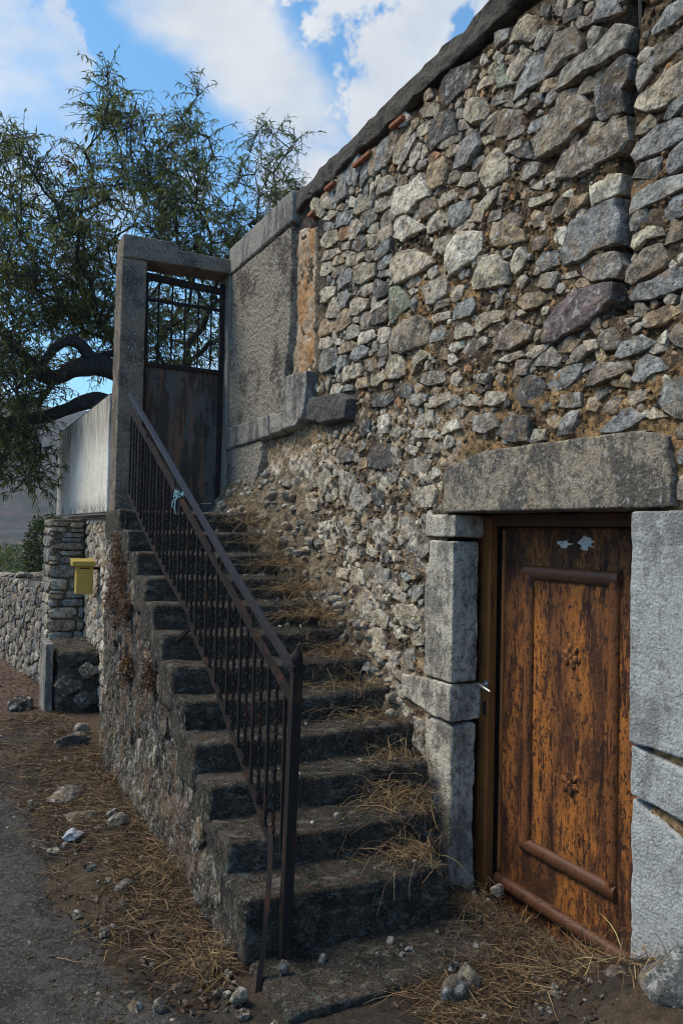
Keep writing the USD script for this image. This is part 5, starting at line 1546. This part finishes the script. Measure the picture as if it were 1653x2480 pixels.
# the low boundary wall, running away from the pier
bw = thing('boundary_wall', 'low rubble boundary wall running away from the corner pier', 'wall', (10.5, 1.4, 0.0))
A0, A1 = np.array([8.98, 1.275]), np.array([14.5, 1.90])
bd = (A1 - A0) / np.linalg.norm(A1 - A0); bn = np.array([-bd[1], bd[0]])
BL = float(np.linalg.norm(A1 - A0))


def bw_pt(u, z, d):
    return np.stack([A0[0] + bd[0] * u + bn[0] * d, A0[1] + bd[1] * u + bn[1] * d, z], -1)


def bw_top(u):
    return 1.15 - 0.055 * u


m, _ = grid(0, BL, -0.3, 1.0, 0.03, lambda U, V: bw_pt(U, np.where(V > 0, V * (bw_top(U)), V), 0.03 * fb(np.stack([U, 0 * U, V], -1), 9, 4, 184)), flip=True)
bface = put(bw, 'mortar_face', m, 'mortar', tint=np.array([0.085, 0.075, 0.062]))
vtop = []
v, f = block((0, -0.45, -0.3), (BL, -0.03, 1.0), 0.03, 0.12, 0.01, 4, 185)
vv = bw_pt(v[:, 0], np.where(v[:, 2] > 0, v[:, 2] * bw_top(v[:, 0]), v[:, 2]), v[:, 1])
put(bw, 'wall_core', (vv, f), 'mortar', tint=np.array([0.13, 0.11, 0.09]))
U3, N3 = np.array([bd[0], bd[1], -0.055 * 0.6]), np.array([bn[0], bn[1], 0])
bst = rubble_cells(BL - 0.1, 1.10, 0.125, 186, 1.15, 0.02)
bst.sort(key=lambda P: P.centroid.x)
for k, P in enumerate(bst[:290]):
    r2 = np.random.default_rng(2500 + k)
    put(bface, 'stone', stone_mesh(P, 0.03 * r2.uniform(0.6, 1.4), 2500 + k, ((A0[0], A0[1], 0.02), U3, (0, 0, 1), N3), 12, 0.05), 'stone', tint=tint_of('ggblwgnd'[r2.integers(8)], r2) * 0.72)
for k in range(13):
    u = 0.3 + k * 0.42 + rng.normal(0, 0.1)
    c = bw_pt(np.array(u), np.array(float(bw_top(u)) + 0.03), np.array(-0.15 + rng.normal(0, 0.06)))
    put(bw, 'capping_stone', boulder(c, (0.12, 0.13, 0.055), 2900 + k, 2), 'stone', tint=tint_of('gdng'[k % 4], rng))

# ------------------------------------------------------------------ tree
def ribbon_leaves(pos, dirs, length, width, droop, col, seed):
    """Long narrow leaves: two bent quads each. pos, dirs (n, 3)."""
    r2 = np.random.default_rng(seed)
    n = len(pos)
    L = length * r2.uniform(0.7, 1.25, n)[:, None]
    W = width * r2.uniform(0.75, 1.25, n)[:, None]
    d = dirs / np.linalg.norm(dirs, axis=1, keepdims=True)
    s = np.cross(d, r2.normal(size=(n, 3))); s /= np.linalg.norm(s, axis=1, keepdims=True)
    d2 = d + np.array([0, 0, -1.0]) * droop * r2.uniform(0.4, 1.4, n)[:, None]
    d2 /= np.linalg.norm(d2, axis=1, keepdims=True)
    a = pos
    b = pos + d * L * 0.42
    c = b + d2 * L * 0.58
    v = np.stack([a - s * W * 0.12, a + s * W * 0.12, b - s * W * 0.5, b + s * W * 0.5, c - s * W * 0.06, c + s * W * 0.06], 1).reshape(-1, 3)
    i = np.arange(n)[:, None] * 6
    f = np.concatenate([i + [0, 1, 3], i + [0, 3, 2], i + [2, 3, 5], i + [2, 5, 4]], 1).reshape(-1, 3)
    col = np.asarray(col) if np.ndim(col) == 2 else np.tile(col, (n, 1))
    return v, f, np.repeat(col, 6, axis=0)


def grow(start, attractors, first_dir, weight=0.35, wiggle=0.10, seed=0):
    """A branching skeleton: every attractor is joined to the node that reaches it best. Returns nodes, parents."""
    r2 = np.random.default_rng(seed)
    nodes, parent, plen = [np.array(s, float) for s in start], list(range(-1, len(start) - 1)), [0.0]
    for a, b in zip(start[:-1], start[1:]):
        plen.append(plen[-1] + float(np.linalg.norm(np.array(b) - np.array(a))))
    order = np.argsort(np.linalg.norm(attractors - nodes[-1], axis=1))
    tips = []
    for ai in order:
        t = attractors[ai]
        N = np.array(nodes)
        d = np.linalg.norm(N - t, axis=1)
        cost = d + weight * np.array(plen)
        cost[:max(1, len(start) - 2)] += 3
        j = int(np.argmin(cost))
        steps = max(1, int(d[j] / 0.28))
        prev = j
        back = nodes[j] - nodes[parent[j]] if parent[j] >= 0 else np.array([0, 0, 1.0])
        back = back / max(np.linalg.norm(back), 1e-6) * d[j] * 0.35
        for s_ in range(1, steps + 1):
            u = s_ / steps
            c1 = nodes[j] + back
            p = (1 - u) ** 2 * nodes[j] + 2 * u * (1 - u) * ((c1 + t) / 2 * 0.5 + c1 * 0.5) + u * u * t
            if s_ < steps:
                p = p + r2.normal(0, wiggle * 0.28, 3)
            nodes.append(p); parent.append(prev); plen.append(plen[prev] + float(np.linalg.norm(p - nodes[prev])))
            prev = len(nodes) - 1
        tips.append(prev)
    return np.array(nodes), np.array(parent), tips


def branch_mesh(nodes, parent, tip_r=0.006, power=2.3, lo=0.0, hi=9.0, sides=7):
    n = len(nodes)
    load = np.zeros(n)
    kids = [[] for _ in range(n)]
    for i_ in range(n):
        if parent[i_] >= 0:
            kids[parent[i_]].append(i_)
    rad = np.zeros(n)
    for i_ in range(n - 1, -1, -1):
        if not kids[i_]:
            rad[i_] = tip_r
        else:
            rad[i_] = sum(rad[k] ** power for k in kids[i_]) ** (1 / power)
    ms = []
    done = np.zeros(n, bool)
    for i_ in range(n):
        for k in kids[i_]:
            big = max(kids[i_], key=lambda q_: rad[q_])
            if k == big and parent[i_] >= 0:
                continue
            path = [i_, k]
            while kids[path[-1]]:
                path.append(max(kids[path[-1]], key=lambda q_: rad[q_]))
            r3 = rad[path].copy(); r3[0] = min(r3[0], r3[1] * 1.15)
            if lo <= r3[1] < hi:
                ms.append(tube(nodes[path], r3, sides if r3[1] > 0.02 else 4))
    return ms, rad


tree = thing('olive_like_tree', 'broad dark green tree with drooping narrow leaves behind the gate', 'tree', (10.3, 0.55, 0.0))
r_ = np.random.default_rng(200)
LOBES = [((10.6, 0.10, 5.2), (1.7, 1.15, 1.25), 120), ((10.4, 0.45, 6.35), (0.9, 0.55, 0.75), 46), ((10.7, -0.45, 6.4), (0.9, 0.5, 0.75), 44), ((10.6, 0.55, 7.2), (0.45, 0.20, 0.40), 8),
         ((10.6, -0.55, 7.2), (0.4, 0.22, 0.35), 8), ((11.2, -1.75, 6.2), (1.0, 0.8, 0.9), 85), ((11.2, -1.9, 7.3), (0.4, 0.40, 0.45), 12), ((11.6, -2.6, 6.2), (0.8, 0.7, 0.7), 45), ((11.2, -1.2, 5.1), (1.4, 1.2, 0.9), 90),
         ((10.2, 1.35, 5.0), (1.3, 0.65, 0.9), 75), ((10.0, 1.75, 5.6), (0.8, 0.45, 0.6), 26), ((10.1, 1.9, 4.3), (1.2, 0.6, 0.85), 75), ((10.0, 1.75, 3.2), (0.9, 0.5, 0.75), 75), ((10.2, 1.55, 2.5), (0.6, 0.40, 0.5), 36), ((10.6, 0.75, 4.6), (1.0, 0.5, 0.6), 40), ((10.6, 0.6, 4.1), (1.3, 0.7, 0.5), 40), ((10.9, -0.15, 3.95), (1.0, 0.45, 0.42), 32), ((11.4, -1.0, 4.1), (1.0, 0.6, 0.4), 20)]
att = []
for c, s_, k in LOBES:
    p = r_.normal(size=(k, 3)); p /= np.linalg.norm(p, axis=1, keepdims=True); p *= r_.uniform(0.35, 1.0, (k, 1)) ** 0.6
    att.append(np.array(c) + p * np.array(s_))
att = np.vstack(att)
limbs = [[(10.35, -0.25, -0.3), (10.35, -0.24, 0.6), (10.4, -0.22, 1.5), (10.45, -0.15, 2.5), (10.5, -0.05, 3.2)]]
# the two heavy limbs that sweep left behind the pillar
nodes = [np.array(p) for p in limbs[0]]
start = limbs[0]
N_, P_, tips = grow(start, att, None, 0.22, 0.11, 201)
def limb(P, R, n):
    P, R = np.array(P), np.array(R)
    t = np.linspace(0, len(P) - 1, 40)
    from scipy.interpolate import CubicSpline
    return tube(CubicSpline(np.arange(len(P)), P)(t), np.interp(t, np.arange(len(P)), R) * 0.88, n)


lmb = [limb([(10.45, -0.12, 2.6), (10.3, 0.15, 3.2), (10.0, 0.42, 3.55), (9.9, 0.75, 3.62), (9.85, 1.0, 3.52), (9.9, 1.25, 3.42), (9.95, 1.5, 3.6), (10.0, 1.8, 4.0)], [0.17, 0.16, 0.15, 0.135, 0.12, 0.10, 0.07, 0.04], 10),
       limb([(10.45, -0.1, 2.5), (10.2, 0.25, 3.0), (9.95, 0.6, 3.2), (9.9, 0.95, 3.12), (9.9, 1.3, 2.95), (9.95, 1.65, 2.9), (10.0, 1.95, 2.6)], [0.15, 0.14, 0.12, 0.10, 0.075, 0.05, 0.025], 10),
       limb([(9.9, 0.75, 3.62), (9.8, 0.95, 3.82), (9.75, 1.15, 3.80), (9.8, 1.35, 3.55), (9.85, 1.6, 3.25)], [0.08, 0.075, 0.065, 0.05, 0.025], 8)]
thick, rad = branch_mesh(N_, P_, 0.0065, 2.15, 0.03, 9)
thin, _ = branch_mesh(N_, P_, 0.0065, 2.15, 0.0, 0.03)
put(tree, 'trunk', cat_meshes(thick[:1]), 'bark', smooth=60)
for l_ in lmb:
    l_ = (l_[0] + 0.07 * np.stack([fb(l_[0], 6, 3, 5), fb(l_[0], 6, 3, 6), fb(l_[0], 6, 3, 7)], -1), l_[1])
    put(tree, 'limb', l_, 'bark', smooth=60)
for b_ in thick[1:41]:
    put(tree, 'branch', b_, 'bark', smooth=60)
# twigs hang from every tip, leaves from every twig
tp, td, twigs = [], [], []
for ti in np.concatenate([np.array(tips), np.array([i_ for i_ in range(len(N_)) if rad[i_] < 0.028 and i_ % 2 == 0])]):
    b = N_[ti]
    for k in range(r_.integers(3, 6)):
        L = r_.uniform(0.22, 0.55)
        d = r_.normal(size=3) * [1, 1, 0.7] + [0, 0, 0.35]
        d /= np.linalg.norm(d)
        dr = r_.uniform(0.2, 0.9)
        pts = [b, b + d * L * 0.4 + [0, 0, 0.02], b + d * L * 0.75 - [0, 0, dr * L * 0.12], b + d * L - [0, 0, dr * L * 0.35]]
        twigs.append(tube(pts, [0.0055, 0.0045, 0.0035, 0.0025], 3, cap=False))
        m_ = r_.integers(8, 14)
        t = r_.uniform(0.15, 1.0, m_)
        P = np.array([np.interp(t, [0, 0.4, 0.75, 1.0], np.array(pts)[:, c_]) for c_ in range(3)]).T
        tp.append(P)
        td.append(d * 0.6 + r_.normal(size=(m_, 3)) * 0.75 + [0, 0, -0.35])
put(tree, 'twigs', cat_meshes(thin + thick[41:] + twigs), 'bark', smooth=False, kind='stuff')
tp, td = np.vstack(tp), np.vstack(td)
lc = np.array([0.088, 0.100, 0.032]) * r_.uniform(0.6, 1.5, (len(tp), 1)) * (1 + r_.normal(0, 0.08, (len(tp), 3)))
yl = r_.random(len(tp)) < 0.12
lc[yl] = np.array([0.19, 0.19, 0.045]) * r_.uniform(0.7, 1.3, (yl.sum(), 1))
v, f, c = ribbon_leaves(tp, td, 0.098, 0.0165, 0.9, np.clip(lc, 0.01, 0.3), 202)
put(tree, 'crown', (v, f), 'leaf', smooth=False, tint=c, kind='stuff')
# a cluster of dead red-brown leaves high on the left
dp = np.array([10.3, 1.05, 6.15]) + r_.normal(0, 0.05, (60, 3)) * [1, 1, 1.5]
v, f, c = ribbon_leaves(dp, r_.normal(size=(60, 3)) + [0, 0, -0.6], 0.09, 0.022, 0.8, np.array([0.11, 0.032, 0.026]), 203)
put(tree, 'dead_leaves', (v, f), 'leaf', smooth=False, tint=c, label='small cluster of dead red brown leaves', kind='stuff')


def bush(name, label, c, s_, n, col, seed, leaf=0.05, group=None):
    r2 = np.random.default_rng(seed)
    c = np.array(c, float)
    t = thing(name, label, 'bush', (c[0], c[1], c[2] - s_[2]), group)
    stems = []
    d = r2.normal(size=(n, 3)); d /= np.linalg.norm(d, axis=1, keepdims=True)
    p = c + d * np.array(s_) * (r2.uniform(0.3, 1, (n, 1)) ** 0.4) * (0.75 + 0.55 * meshkit.fbm(d * 2.0 + seed, 3, seed)[:, None])
    for k in range(9):
        q = p[r2.integers(n)]
        stems.append(tube([(c[0] + r2.normal(0, .05), c[1] + r2.normal(0, .05), c[2] - s_[2]), (c + q) / 2 + r2.normal(0, 0.05, 3), q], [0.03, 0.018, 0.006], 5))
    put(t, 'stems', cat_meshes(stems), 'bark', smooth=60)
    cl = np.array(col) * r2.uniform(0.55, 1.5, (n, 1))
    v, f, cc = ribbon_leaves(p, d + r2.normal(size=(n, 3)) * 0.7, leaf, leaf * 0.45, 0.5, np.clip(cl, 0.01, 0.3), seed + 1)
    put(t, 'foliage', (v, f), 'leaf', smooth=False, tint=cc, kind='stuff')


bush('bush', 'tall dark green bush behind the boundary wall beside the corner pier', (11.6, 1.02, 1.15), (0.40, 0.30, 0.75), 6000, (0.030, 0.042, 0.016), 210)
bush('bush', 'pale olive green bush low behind the boundary wall, farthest left', (18.0, 1.15, 0.35), (1.6, 0.9, 0.9), 9000, (0.075, 0.085, 0.035), 212, 0.075)
bush('bush', 'mid green bush behind the boundary wall, between the pale and the dark bush', (15.5, 0.60, 0.4), (1.0, 0.6, 0.75), 7000, (0.055, 0.068, 0.028), 214, 0.065)

# ------------------------------------------------------------------ loose stones, straw, litter
def gz_at(x, y):
    return float(ground_z(np.array([float(x)]), np.array([float(y)]), False)[0])


RM = 0.42
ROCKS = [
    ('large grey blue broken rock on the rubble heap right of the door', (1.84, 0.19), (0.12, 0.10, 0.12), 'b', 0.0),
    ('flat grey slab of stone lying in straw left of the staircase', (5.38, 1.55), (0.14, 0.10, 0.055), 'g', 0.02),
    ('dark rock against the foot of the stair wall farthest from the door', (6.55, 1.36), (0.14, 0.10, 0.08), 'd', 0.03),
    ('white rock lying against the side of the stairs near the masonry block', (7.0, 1.22), (0.07, 0.06, 0.07), 'w', 0.02),
    ('reddish brown flat stone in straw left of the stairs', (4.95, 1.50), (0.14, 0.09, 0.03), 'n', 0.005),
    ('pale rounded stone in straw under the stair wall', (4.66, 1.36), (0.07, 0.055, 0.05), 'l', 0.015),
    ('small bluish stone on bare earth at the lower edge of the photo', (2.87, 1.565), (0.036, 0.032, 0.034), 'b', 0.015),
    ('pale pinkish upright stone standing in straw in front of the lowest slab', (2.52, 0.50), (0.05, 0.045, 0.075), 'l', 0.03),
    ('grey brown stone leaning beside the pale upright stone', (2.46, 0.60), (0.06, 0.045, 0.07), 'n', 0.02),
    ('small white stone at the foot of the door bar', (2.98, 0.03), (0.04, 0.032, 0.03), 'l', 0.07),
    ('small pale stone at the left corner of the lowest slab', (2.80, 1.30), (0.04, 0.035, 0.03), 'w', 0.01),
    ('dark rock beside the masonry block in front of the boundary wall', (8.15, 1.60), (0.13, 0.10, 0.09), 'd', 0.05),
    ('small white stone on the edge of the grey pavement', (4.50, 1.73), (0.04, 0.03, 0.022), 'w', 0.008),
    ('grey stone in straw halfway along the stairs', (3.92, 1.48), (0.055, 0.04, 0.035), 'g', 0.01),
    ('grey blue chip of stone beside the railing foot on the slab', (2.86, 1.10), (0.022, 0.018, 0.028), 'b', 0.045),
    ('second blue grey chip of stone on the lowest slab right of the post', (2.88, 0.93), (0.02, 0.016, 0.018), 'b', 0.03),
    ('small white stone on the lowest slab near the wall', (2.9, 0.62), (0.022, 0.018, 0.018), 'w', 0.03),
]
for k, (lab, (x0, y0), s_, c, dz) in enumerate(ROCKS):
    z0 = gz_at(x0, y0) if 'slab' not in lab or 'flat' in lab else 0.02
    t = thing('loose_rock', lab, 'rock', (x0, y0, z0))
    put(t, 'rock_body', boulder((x0, y0, z0 + dz), s_, 300 + k, 3), 'stone', tint=tint_of(c, np.random.default_rng(300 + k)) * (0.38 if k == 0 else RM), smooth=24)

r_ = np.random.default_rng(400)
# crumpled plastic bag lying against the stairs
bg = thing('plastic_scrap', 'crumpled pale plastic scrap lying in straw left of the stairs', 'litter', (4.62, 1.62, 0.0))
v, f = boulder((4.62, 1.62, 0.035), (0.06, 0.05, 0.035), 350, 3)
v = v + 0.02 * np.stack([fb(v, 30, 3, 1), fb(v, 30, 3, 2), fb(v, 30, 3, 3)], -1)
put(bg, 'scrap_body', (v, f), 'plastic_bag', smooth=False)

# gravel and chips
ms = []
ico1 = trimesh.creation.icosphere(subdivisions=1)
for k in range(1300):
    q_ = r_.random()
    if q_ < 0.55:
        x0 = 2.4 + 6 * r_.random() ** 1.4; y0 = 1.22 + abs(r_.normal(0, 0.35))
    elif q_ < 0.85:
        x0, y0 = r_.uniform(1.9, 3.35), r_.uniform(-0.15, 0.85)
    else:
        x0, y0 = r_.uniform(2.2, 6.0), r_.uniform(1.4, 2.6)
    on_slab = 2.62 < x0 < 2.95 and 0.25 < y0 < 1.18
    if x0 > 2.9 and 0.27 < y0 < 1.24:
        continue
    s_ = r_.gamma(1.3, 0.0034) + 0.002
    z0 = 0.04 if on_slab else gz_at(x0, y0) + 0.004
    v = np.array(ico1.vertices) * s_ * r_.uniform(0.55, 1.3, 3) * (1 + 0.2 * r_.normal(size=(len(ico1.vertices), 1))) + [x0, y0, z0 + s_ * 0.3]
    a = meshkit.arrays((v, np.array(ico1.faces)), 20)
    ms.append((*a, tint_of('lngdwtn'[r_.integers(7)], r_) * 0.42))
# crumbs on the treads
for k in range(450):
    i_ = r_.integers(0, 12)
    x0, y0 = XF[i_] + r_.uniform(0.02, 0.24), abs(r_.normal(0.0, 0.45)) + 0.02
    if y0 > 1.15 or y0 < (0.30, 0.20, 0.09)[min(i_, 2)] * (i_ < 3):
        continue
    s_ = r_.gamma(1.2, 0.0022) + 0.0015
    v = np.array(ico1.vertices) * s_ * r_.uniform(0.6, 1.3, 3) + [x0, y0, ZF[i_] + s_ * 0.5]
    a = meshkit.arrays((v, np.array(ico1.faces)), 20)
    ms.append((*a, tint_of('lngdw'[r_.integers(5)], r_) * 0.9))
mesh_, t_ = join(ms)
tag(stage.GetPrimAtPath(put('/World', 'gravel', mesh_, 'stone', tint=t_)), 'stone chips scattered over the ground and steps', 'gravel', kind='stuff')


def straws(base, dirs, length, width, bend, col, seed, segs=4):
    """Dry stalks as thin bent ribbons."""
    r2 = np.random.default_rng(seed)
    n = len(base)
    d = dirs / np.linalg.norm(dirs, axis=1, keepdims=True)
    L = (length * r2.uniform(0.5, 1.3, n))[:, None]
    side = np.cross(d, r2.normal(size=(n, 3))); side /= np.linalg.norm(side, axis=1, keepdims=True)
    curl = np.cross(d, side)
    bnd = np.asarray(bend)
    W = (width * r2.uniform(0.6, 1.3, n))[:, None]
    rows = []
    for s_ in range(segs + 1):
        u = s_ / segs
        c = base + d * L * u + curl * L * 0.22 * (u * u) * r2.normal(0, 0.8, (n, 1)) * (1 if s_ else 0) + bnd * L * u * u
        w = W * (1 - 0.75 * u)
        rows += [c - side * w / 2, c + side * w / 2]
    v = np.stack(rows, 1).reshape(-1, 3)
    k = 2 * (segs + 1)
    i = np.arange(n)[:, None] * k
    q = []
    for s_ in range(segs):
        a = 2 * s_
        q += [i + [a, a + 1, a + 3], i + [a, a + 3, a + 2]]
    f = np.concatenate(q, 1).reshape(-1, 3)
    cc = np.asarray(col) * r2.uniform(0.5, 1.5, (n, 1)) * (1 + r2.normal(0, 0.06, (n, 3)))
    return v, f, np.repeat(np.clip(cc, 0.01, 0.6), k, axis=0)


# straw lying on the ground
B, D = [], []
for k in range(11000):
    q_ = r_.random()
    if q_ < 0.66:
        x0 = 2.7 + 5.2 * r_.random() ** 1.3
        y0 = 1.24 + abs(r_.normal(0, 0.17 + 0.02 * x0))
        if meshkit.fbm(np.array([[x0 * 1.6, y0 * 1.6, 0.5]]), 3, 66)[0] < 0.40:
            continue
    else:
        x0, y0 = r_.uniform(2.2, 3.35), r_.uniform(-0.18, 0.75)
        if x0 > 2.9 and y0 > 0.0 and y0 < 1.2:
            continue
    B.append((x0, y0, gz_at(x0, y0) + r_.uniform(0.004, 0.022)))
    a = r_.uniform(0, 2 * np.pi)
    D.append((math.cos(a), math.sin(a), r_.normal(0.02, 0.10)))
B, D = np.array(B), np.array(D)
cs = np.where((r_.random(len(B)) < 0.55)[:, None], np.array([0.20, 0.13, 0.062]), np.array([0.085, 0.052, 0.03]))
s1 = straws(B, D, 0.15, 0.0032, (0, 0, -0.03), cs, 401)
B2 = B[r_.integers(0, len(B), 16000)] + r_.normal(0, 0.045, (16000, 3)) * [1, 1, 0]
B2[:, 2] = ground_z(B2[:, 0], B2[:, 1], False) + r_.uniform(0.003, 0.014, len(B2))
B2 = B2[~((B2[:, 0] > 2.9) & (B2[:, 1] > 0.0) & (B2[:, 1] < 1.22))]
D2 = r_.normal(size=(len(B2), 3)) * [1, 1, 0.10]
s2 = straws(B2, D2, 0.055, 0.0034, (0, 0, -0.01), np.where((r_.random(len(B2)) < 0.25)[:, None], np.array([0.17, 0.11, 0.055]), np.array([0.07, 0.043, 0.026])), 402, 2)
s1 = (np.vstack([s1[0], s2[0]]), np.vstack([s1[1], s2[1] + len(s1[0])]), np.vstack([s1[2], s2[2]]))
tag(stage.GetPrimAtPath(put('/World', 'straw', s1[:2], 'straw', smooth=False, tint=s1[2])), 'dry straw lying over the earth beside stairs and door', 'straw', kind='stuff')

# fallen leaves
nl = 2600
lx = np.where(r_.random(nl) < 0.75, 2.8 + 8 * r_.random(nl) ** 1.2, r_.uniform(1.9, 3.3, nl))
ly = np.where(lx > 2.8, 1.25 + np.abs(r_.normal(0, 0.45, nl)), r_.uniform(-0.1, 0.8, nl))
lz = ground_z(lx, ly, False) + 0.008
v, f, c = ribbon_leaves(np.column_stack([lx, ly, lz]), np.column_stack([r_.normal(size=(nl, 2)), r_.normal(0, 0.15, nl)]), 0.036, 0.013, 0.05, np.array([0.10, 0.058, 0.034]) * r_.uniform(0.4, 1.6, (nl, 1)), 402)
tag(stage.GetPrimAtPath(put('/World', 'leaf_litter', (v, f), 'leaf', smooth=False, tint=c)), 'brown fallen leaves over the earth', 'fallen leaves', kind='stuff')

# dry grass tufts at the wall side of the steps and elsewhere
WORD = ['lowest', 'second', 'third', 'fourth', 'fifth', 'sixth', 'seventh', 'eighth', 'ninth', 'tenth', 'eleventh', 'top']
TUFTS = []
for k, (yy, n_, L) in enumerate(((0.36, 150, 0.26), (0.26, 230, 0.30), (0.16, 110, 0.24), (0.16, 110, 0.26), (0.18, 140, 0.24), (0.14, 190, 0.26), (0.15, 210, 0.26), (0.15, 210, 0.26), (0.14, 210, 0.26), (0.14, 200, 0.25), (0.18, 190, 0.24), (0.10, 60, 0.3))):
    TUFTS.append(('dry grass tuft against the house wall on the %s step' % WORD[k], XF[k] + 0.15, yy + (0.07 if k > 5 else 0.02 if k > 3 else 0), ZF[k] + (0.06 if k > 5 else 0), n_, L, 0.16, 'dry grass tufts along the house side of the steps'))
TUFTS += [('dry grass tuft at the foot of the door jamb beside the lowest step', 3.02, 0.10, gz_at(3.02, 0.10), 60, 0.24, 0.10, None),
          ('thin dry grass in front of the right end of the door', 2.42, -0.02, gz_at(2.42, -0.02), 26, 0.34, 0.10, None),
          ('dry grass tuft at the foot of the right jamb behind the large rock', 2.06, 0.10, gz_at(2.06, 0.10), 60, 0.22, 0.12, None),
          ('dry grass tuft at the lower left corner of the stair wall', 3.1, 1.30, gz_at(3.1, 1.3), 90, 0.20, 0.12, None),
          ('dry grass tuft at the middle of the stair wall foot', 4.0, 1.29, gz_at(4.0, 1.29), 90, 0.20, 0.14, None)]
for k, (lab, x0, y0, z0, n_, L, spread, grp) in enumerate(TUFTS):
    r2 = np.random.default_rng(420 + k)
    t = thing('grass_tuft', lab, 'dry grass', (x0, y0, z0), grp)
    b = np.column_stack([x0 + r2.normal(0, spread * 0.45, n_), np.clip(y0 + r2.normal(0, spread * 0.6, n_), y0 - 0.09 if grp else -0.2, 3), np.full(n_, z0)])
    d = np.column_stack([r2.normal(-0.15, 0.6, n_), r2.normal(0.35, 0.6, n_), np.abs(r2.normal(0.75, 0.35, n_))])
    cs = np.where((r2.random(n_) < 0.6)[:, None], np.array([0.30, 0.205, 0.095]), np.array([0.17, 0.10, 0.05]))
    s_ = straws(b, d, L, 0.0034, (0, 0.1, -0.55), cs, 430 + k, 5)
    put(t, 'stalks', s_[:2], 'straw', smooth=False, tint=s_[2], kind='stuff')
    n2 = n_ // 2
    b = np.column_stack([x0 + r2.normal(0, spread * 0.6, n2), np.clip(y0 + r2.normal(0.05, spread * 0.9, n2), y0 - 0.08 if grp else -0.2, 3), np.full(n2, z0 + 0.008)])
    d = np.column_stack([r2.normal(0, 1, n2), r2.normal(0, 1, n2), np.abs(r2.normal(0.04, 0.05, n2))])
    s_ = straws(b, d, 0.12, 0.003, (0, 0, -0.02), np.array([0.17, 0.105, 0.055]), 470 + k, 3)
    put(t, 'fallen_stalks', s_[:2], 'straw', smooth=False, tint=s_[2], kind='stuff')

# withered plants rooted in the side of the stairs
for k, (x0, z0, s_, where) in enumerate(((5.72, 1.50, 0.10, 'topmost'), (5.56, 1.33, 0.09, 'second from the top'), (5.85, 1.22, 0.10, 'near the terrace wall'), (5.36, 1.17, 0.06, 'halfway up'), (5.28, 0.80, 0.07, 'low at the far end'), (4.68, 0.85, 0.07, 'nearest the railing stay'))):
    r2 = np.random.default_rng(500 + k)
    t = thing('withered_plant', 'withered brown plant clump on the stair side wall, %s' % where, 'plant', (x0, float(side_y(x0)), z0))
    n_ = 420
    p = np.array([x0, float(side_y(x0)) + 0.02, z0]) + r2.normal(size=(n_, 3)) * np.array([s_ * 0.5, 0.022, s_ * 0.8])
    v, f, c = ribbon_leaves(p, r2.normal(size=(n_, 3)) + [0, 0.6, -0.2], 0.028, 0.011, 0.6, np.array([0.11, 0.06, 0.045]) * r2.uniform(0.4, 1.6, (n_, 1)), 510 + k)
    put(t, 'leaves', (v, f), 'leaf', smooth=False, tint=c, kind='stuff')

# ------------------------------------------------------------------ the air
mat('air', {'v': ('principled_volume', {'color': (0.80, 0.86, 0.95), 'density': 0.00045, 'anisotropy': 0.2})}, [], surface=None, volume='v.volume')
hb = trimesh.creation.box(extents=(1960, 1960, 150))
hb.apply_translation([4, 1, 150 / 2 - 28])
tag(stage.GetPrimAtPath(put('/World', 'haze', hb, 'air', smooth=False)), 'thin pale air that veils the far hillsides', 'haze', kind='stuff')
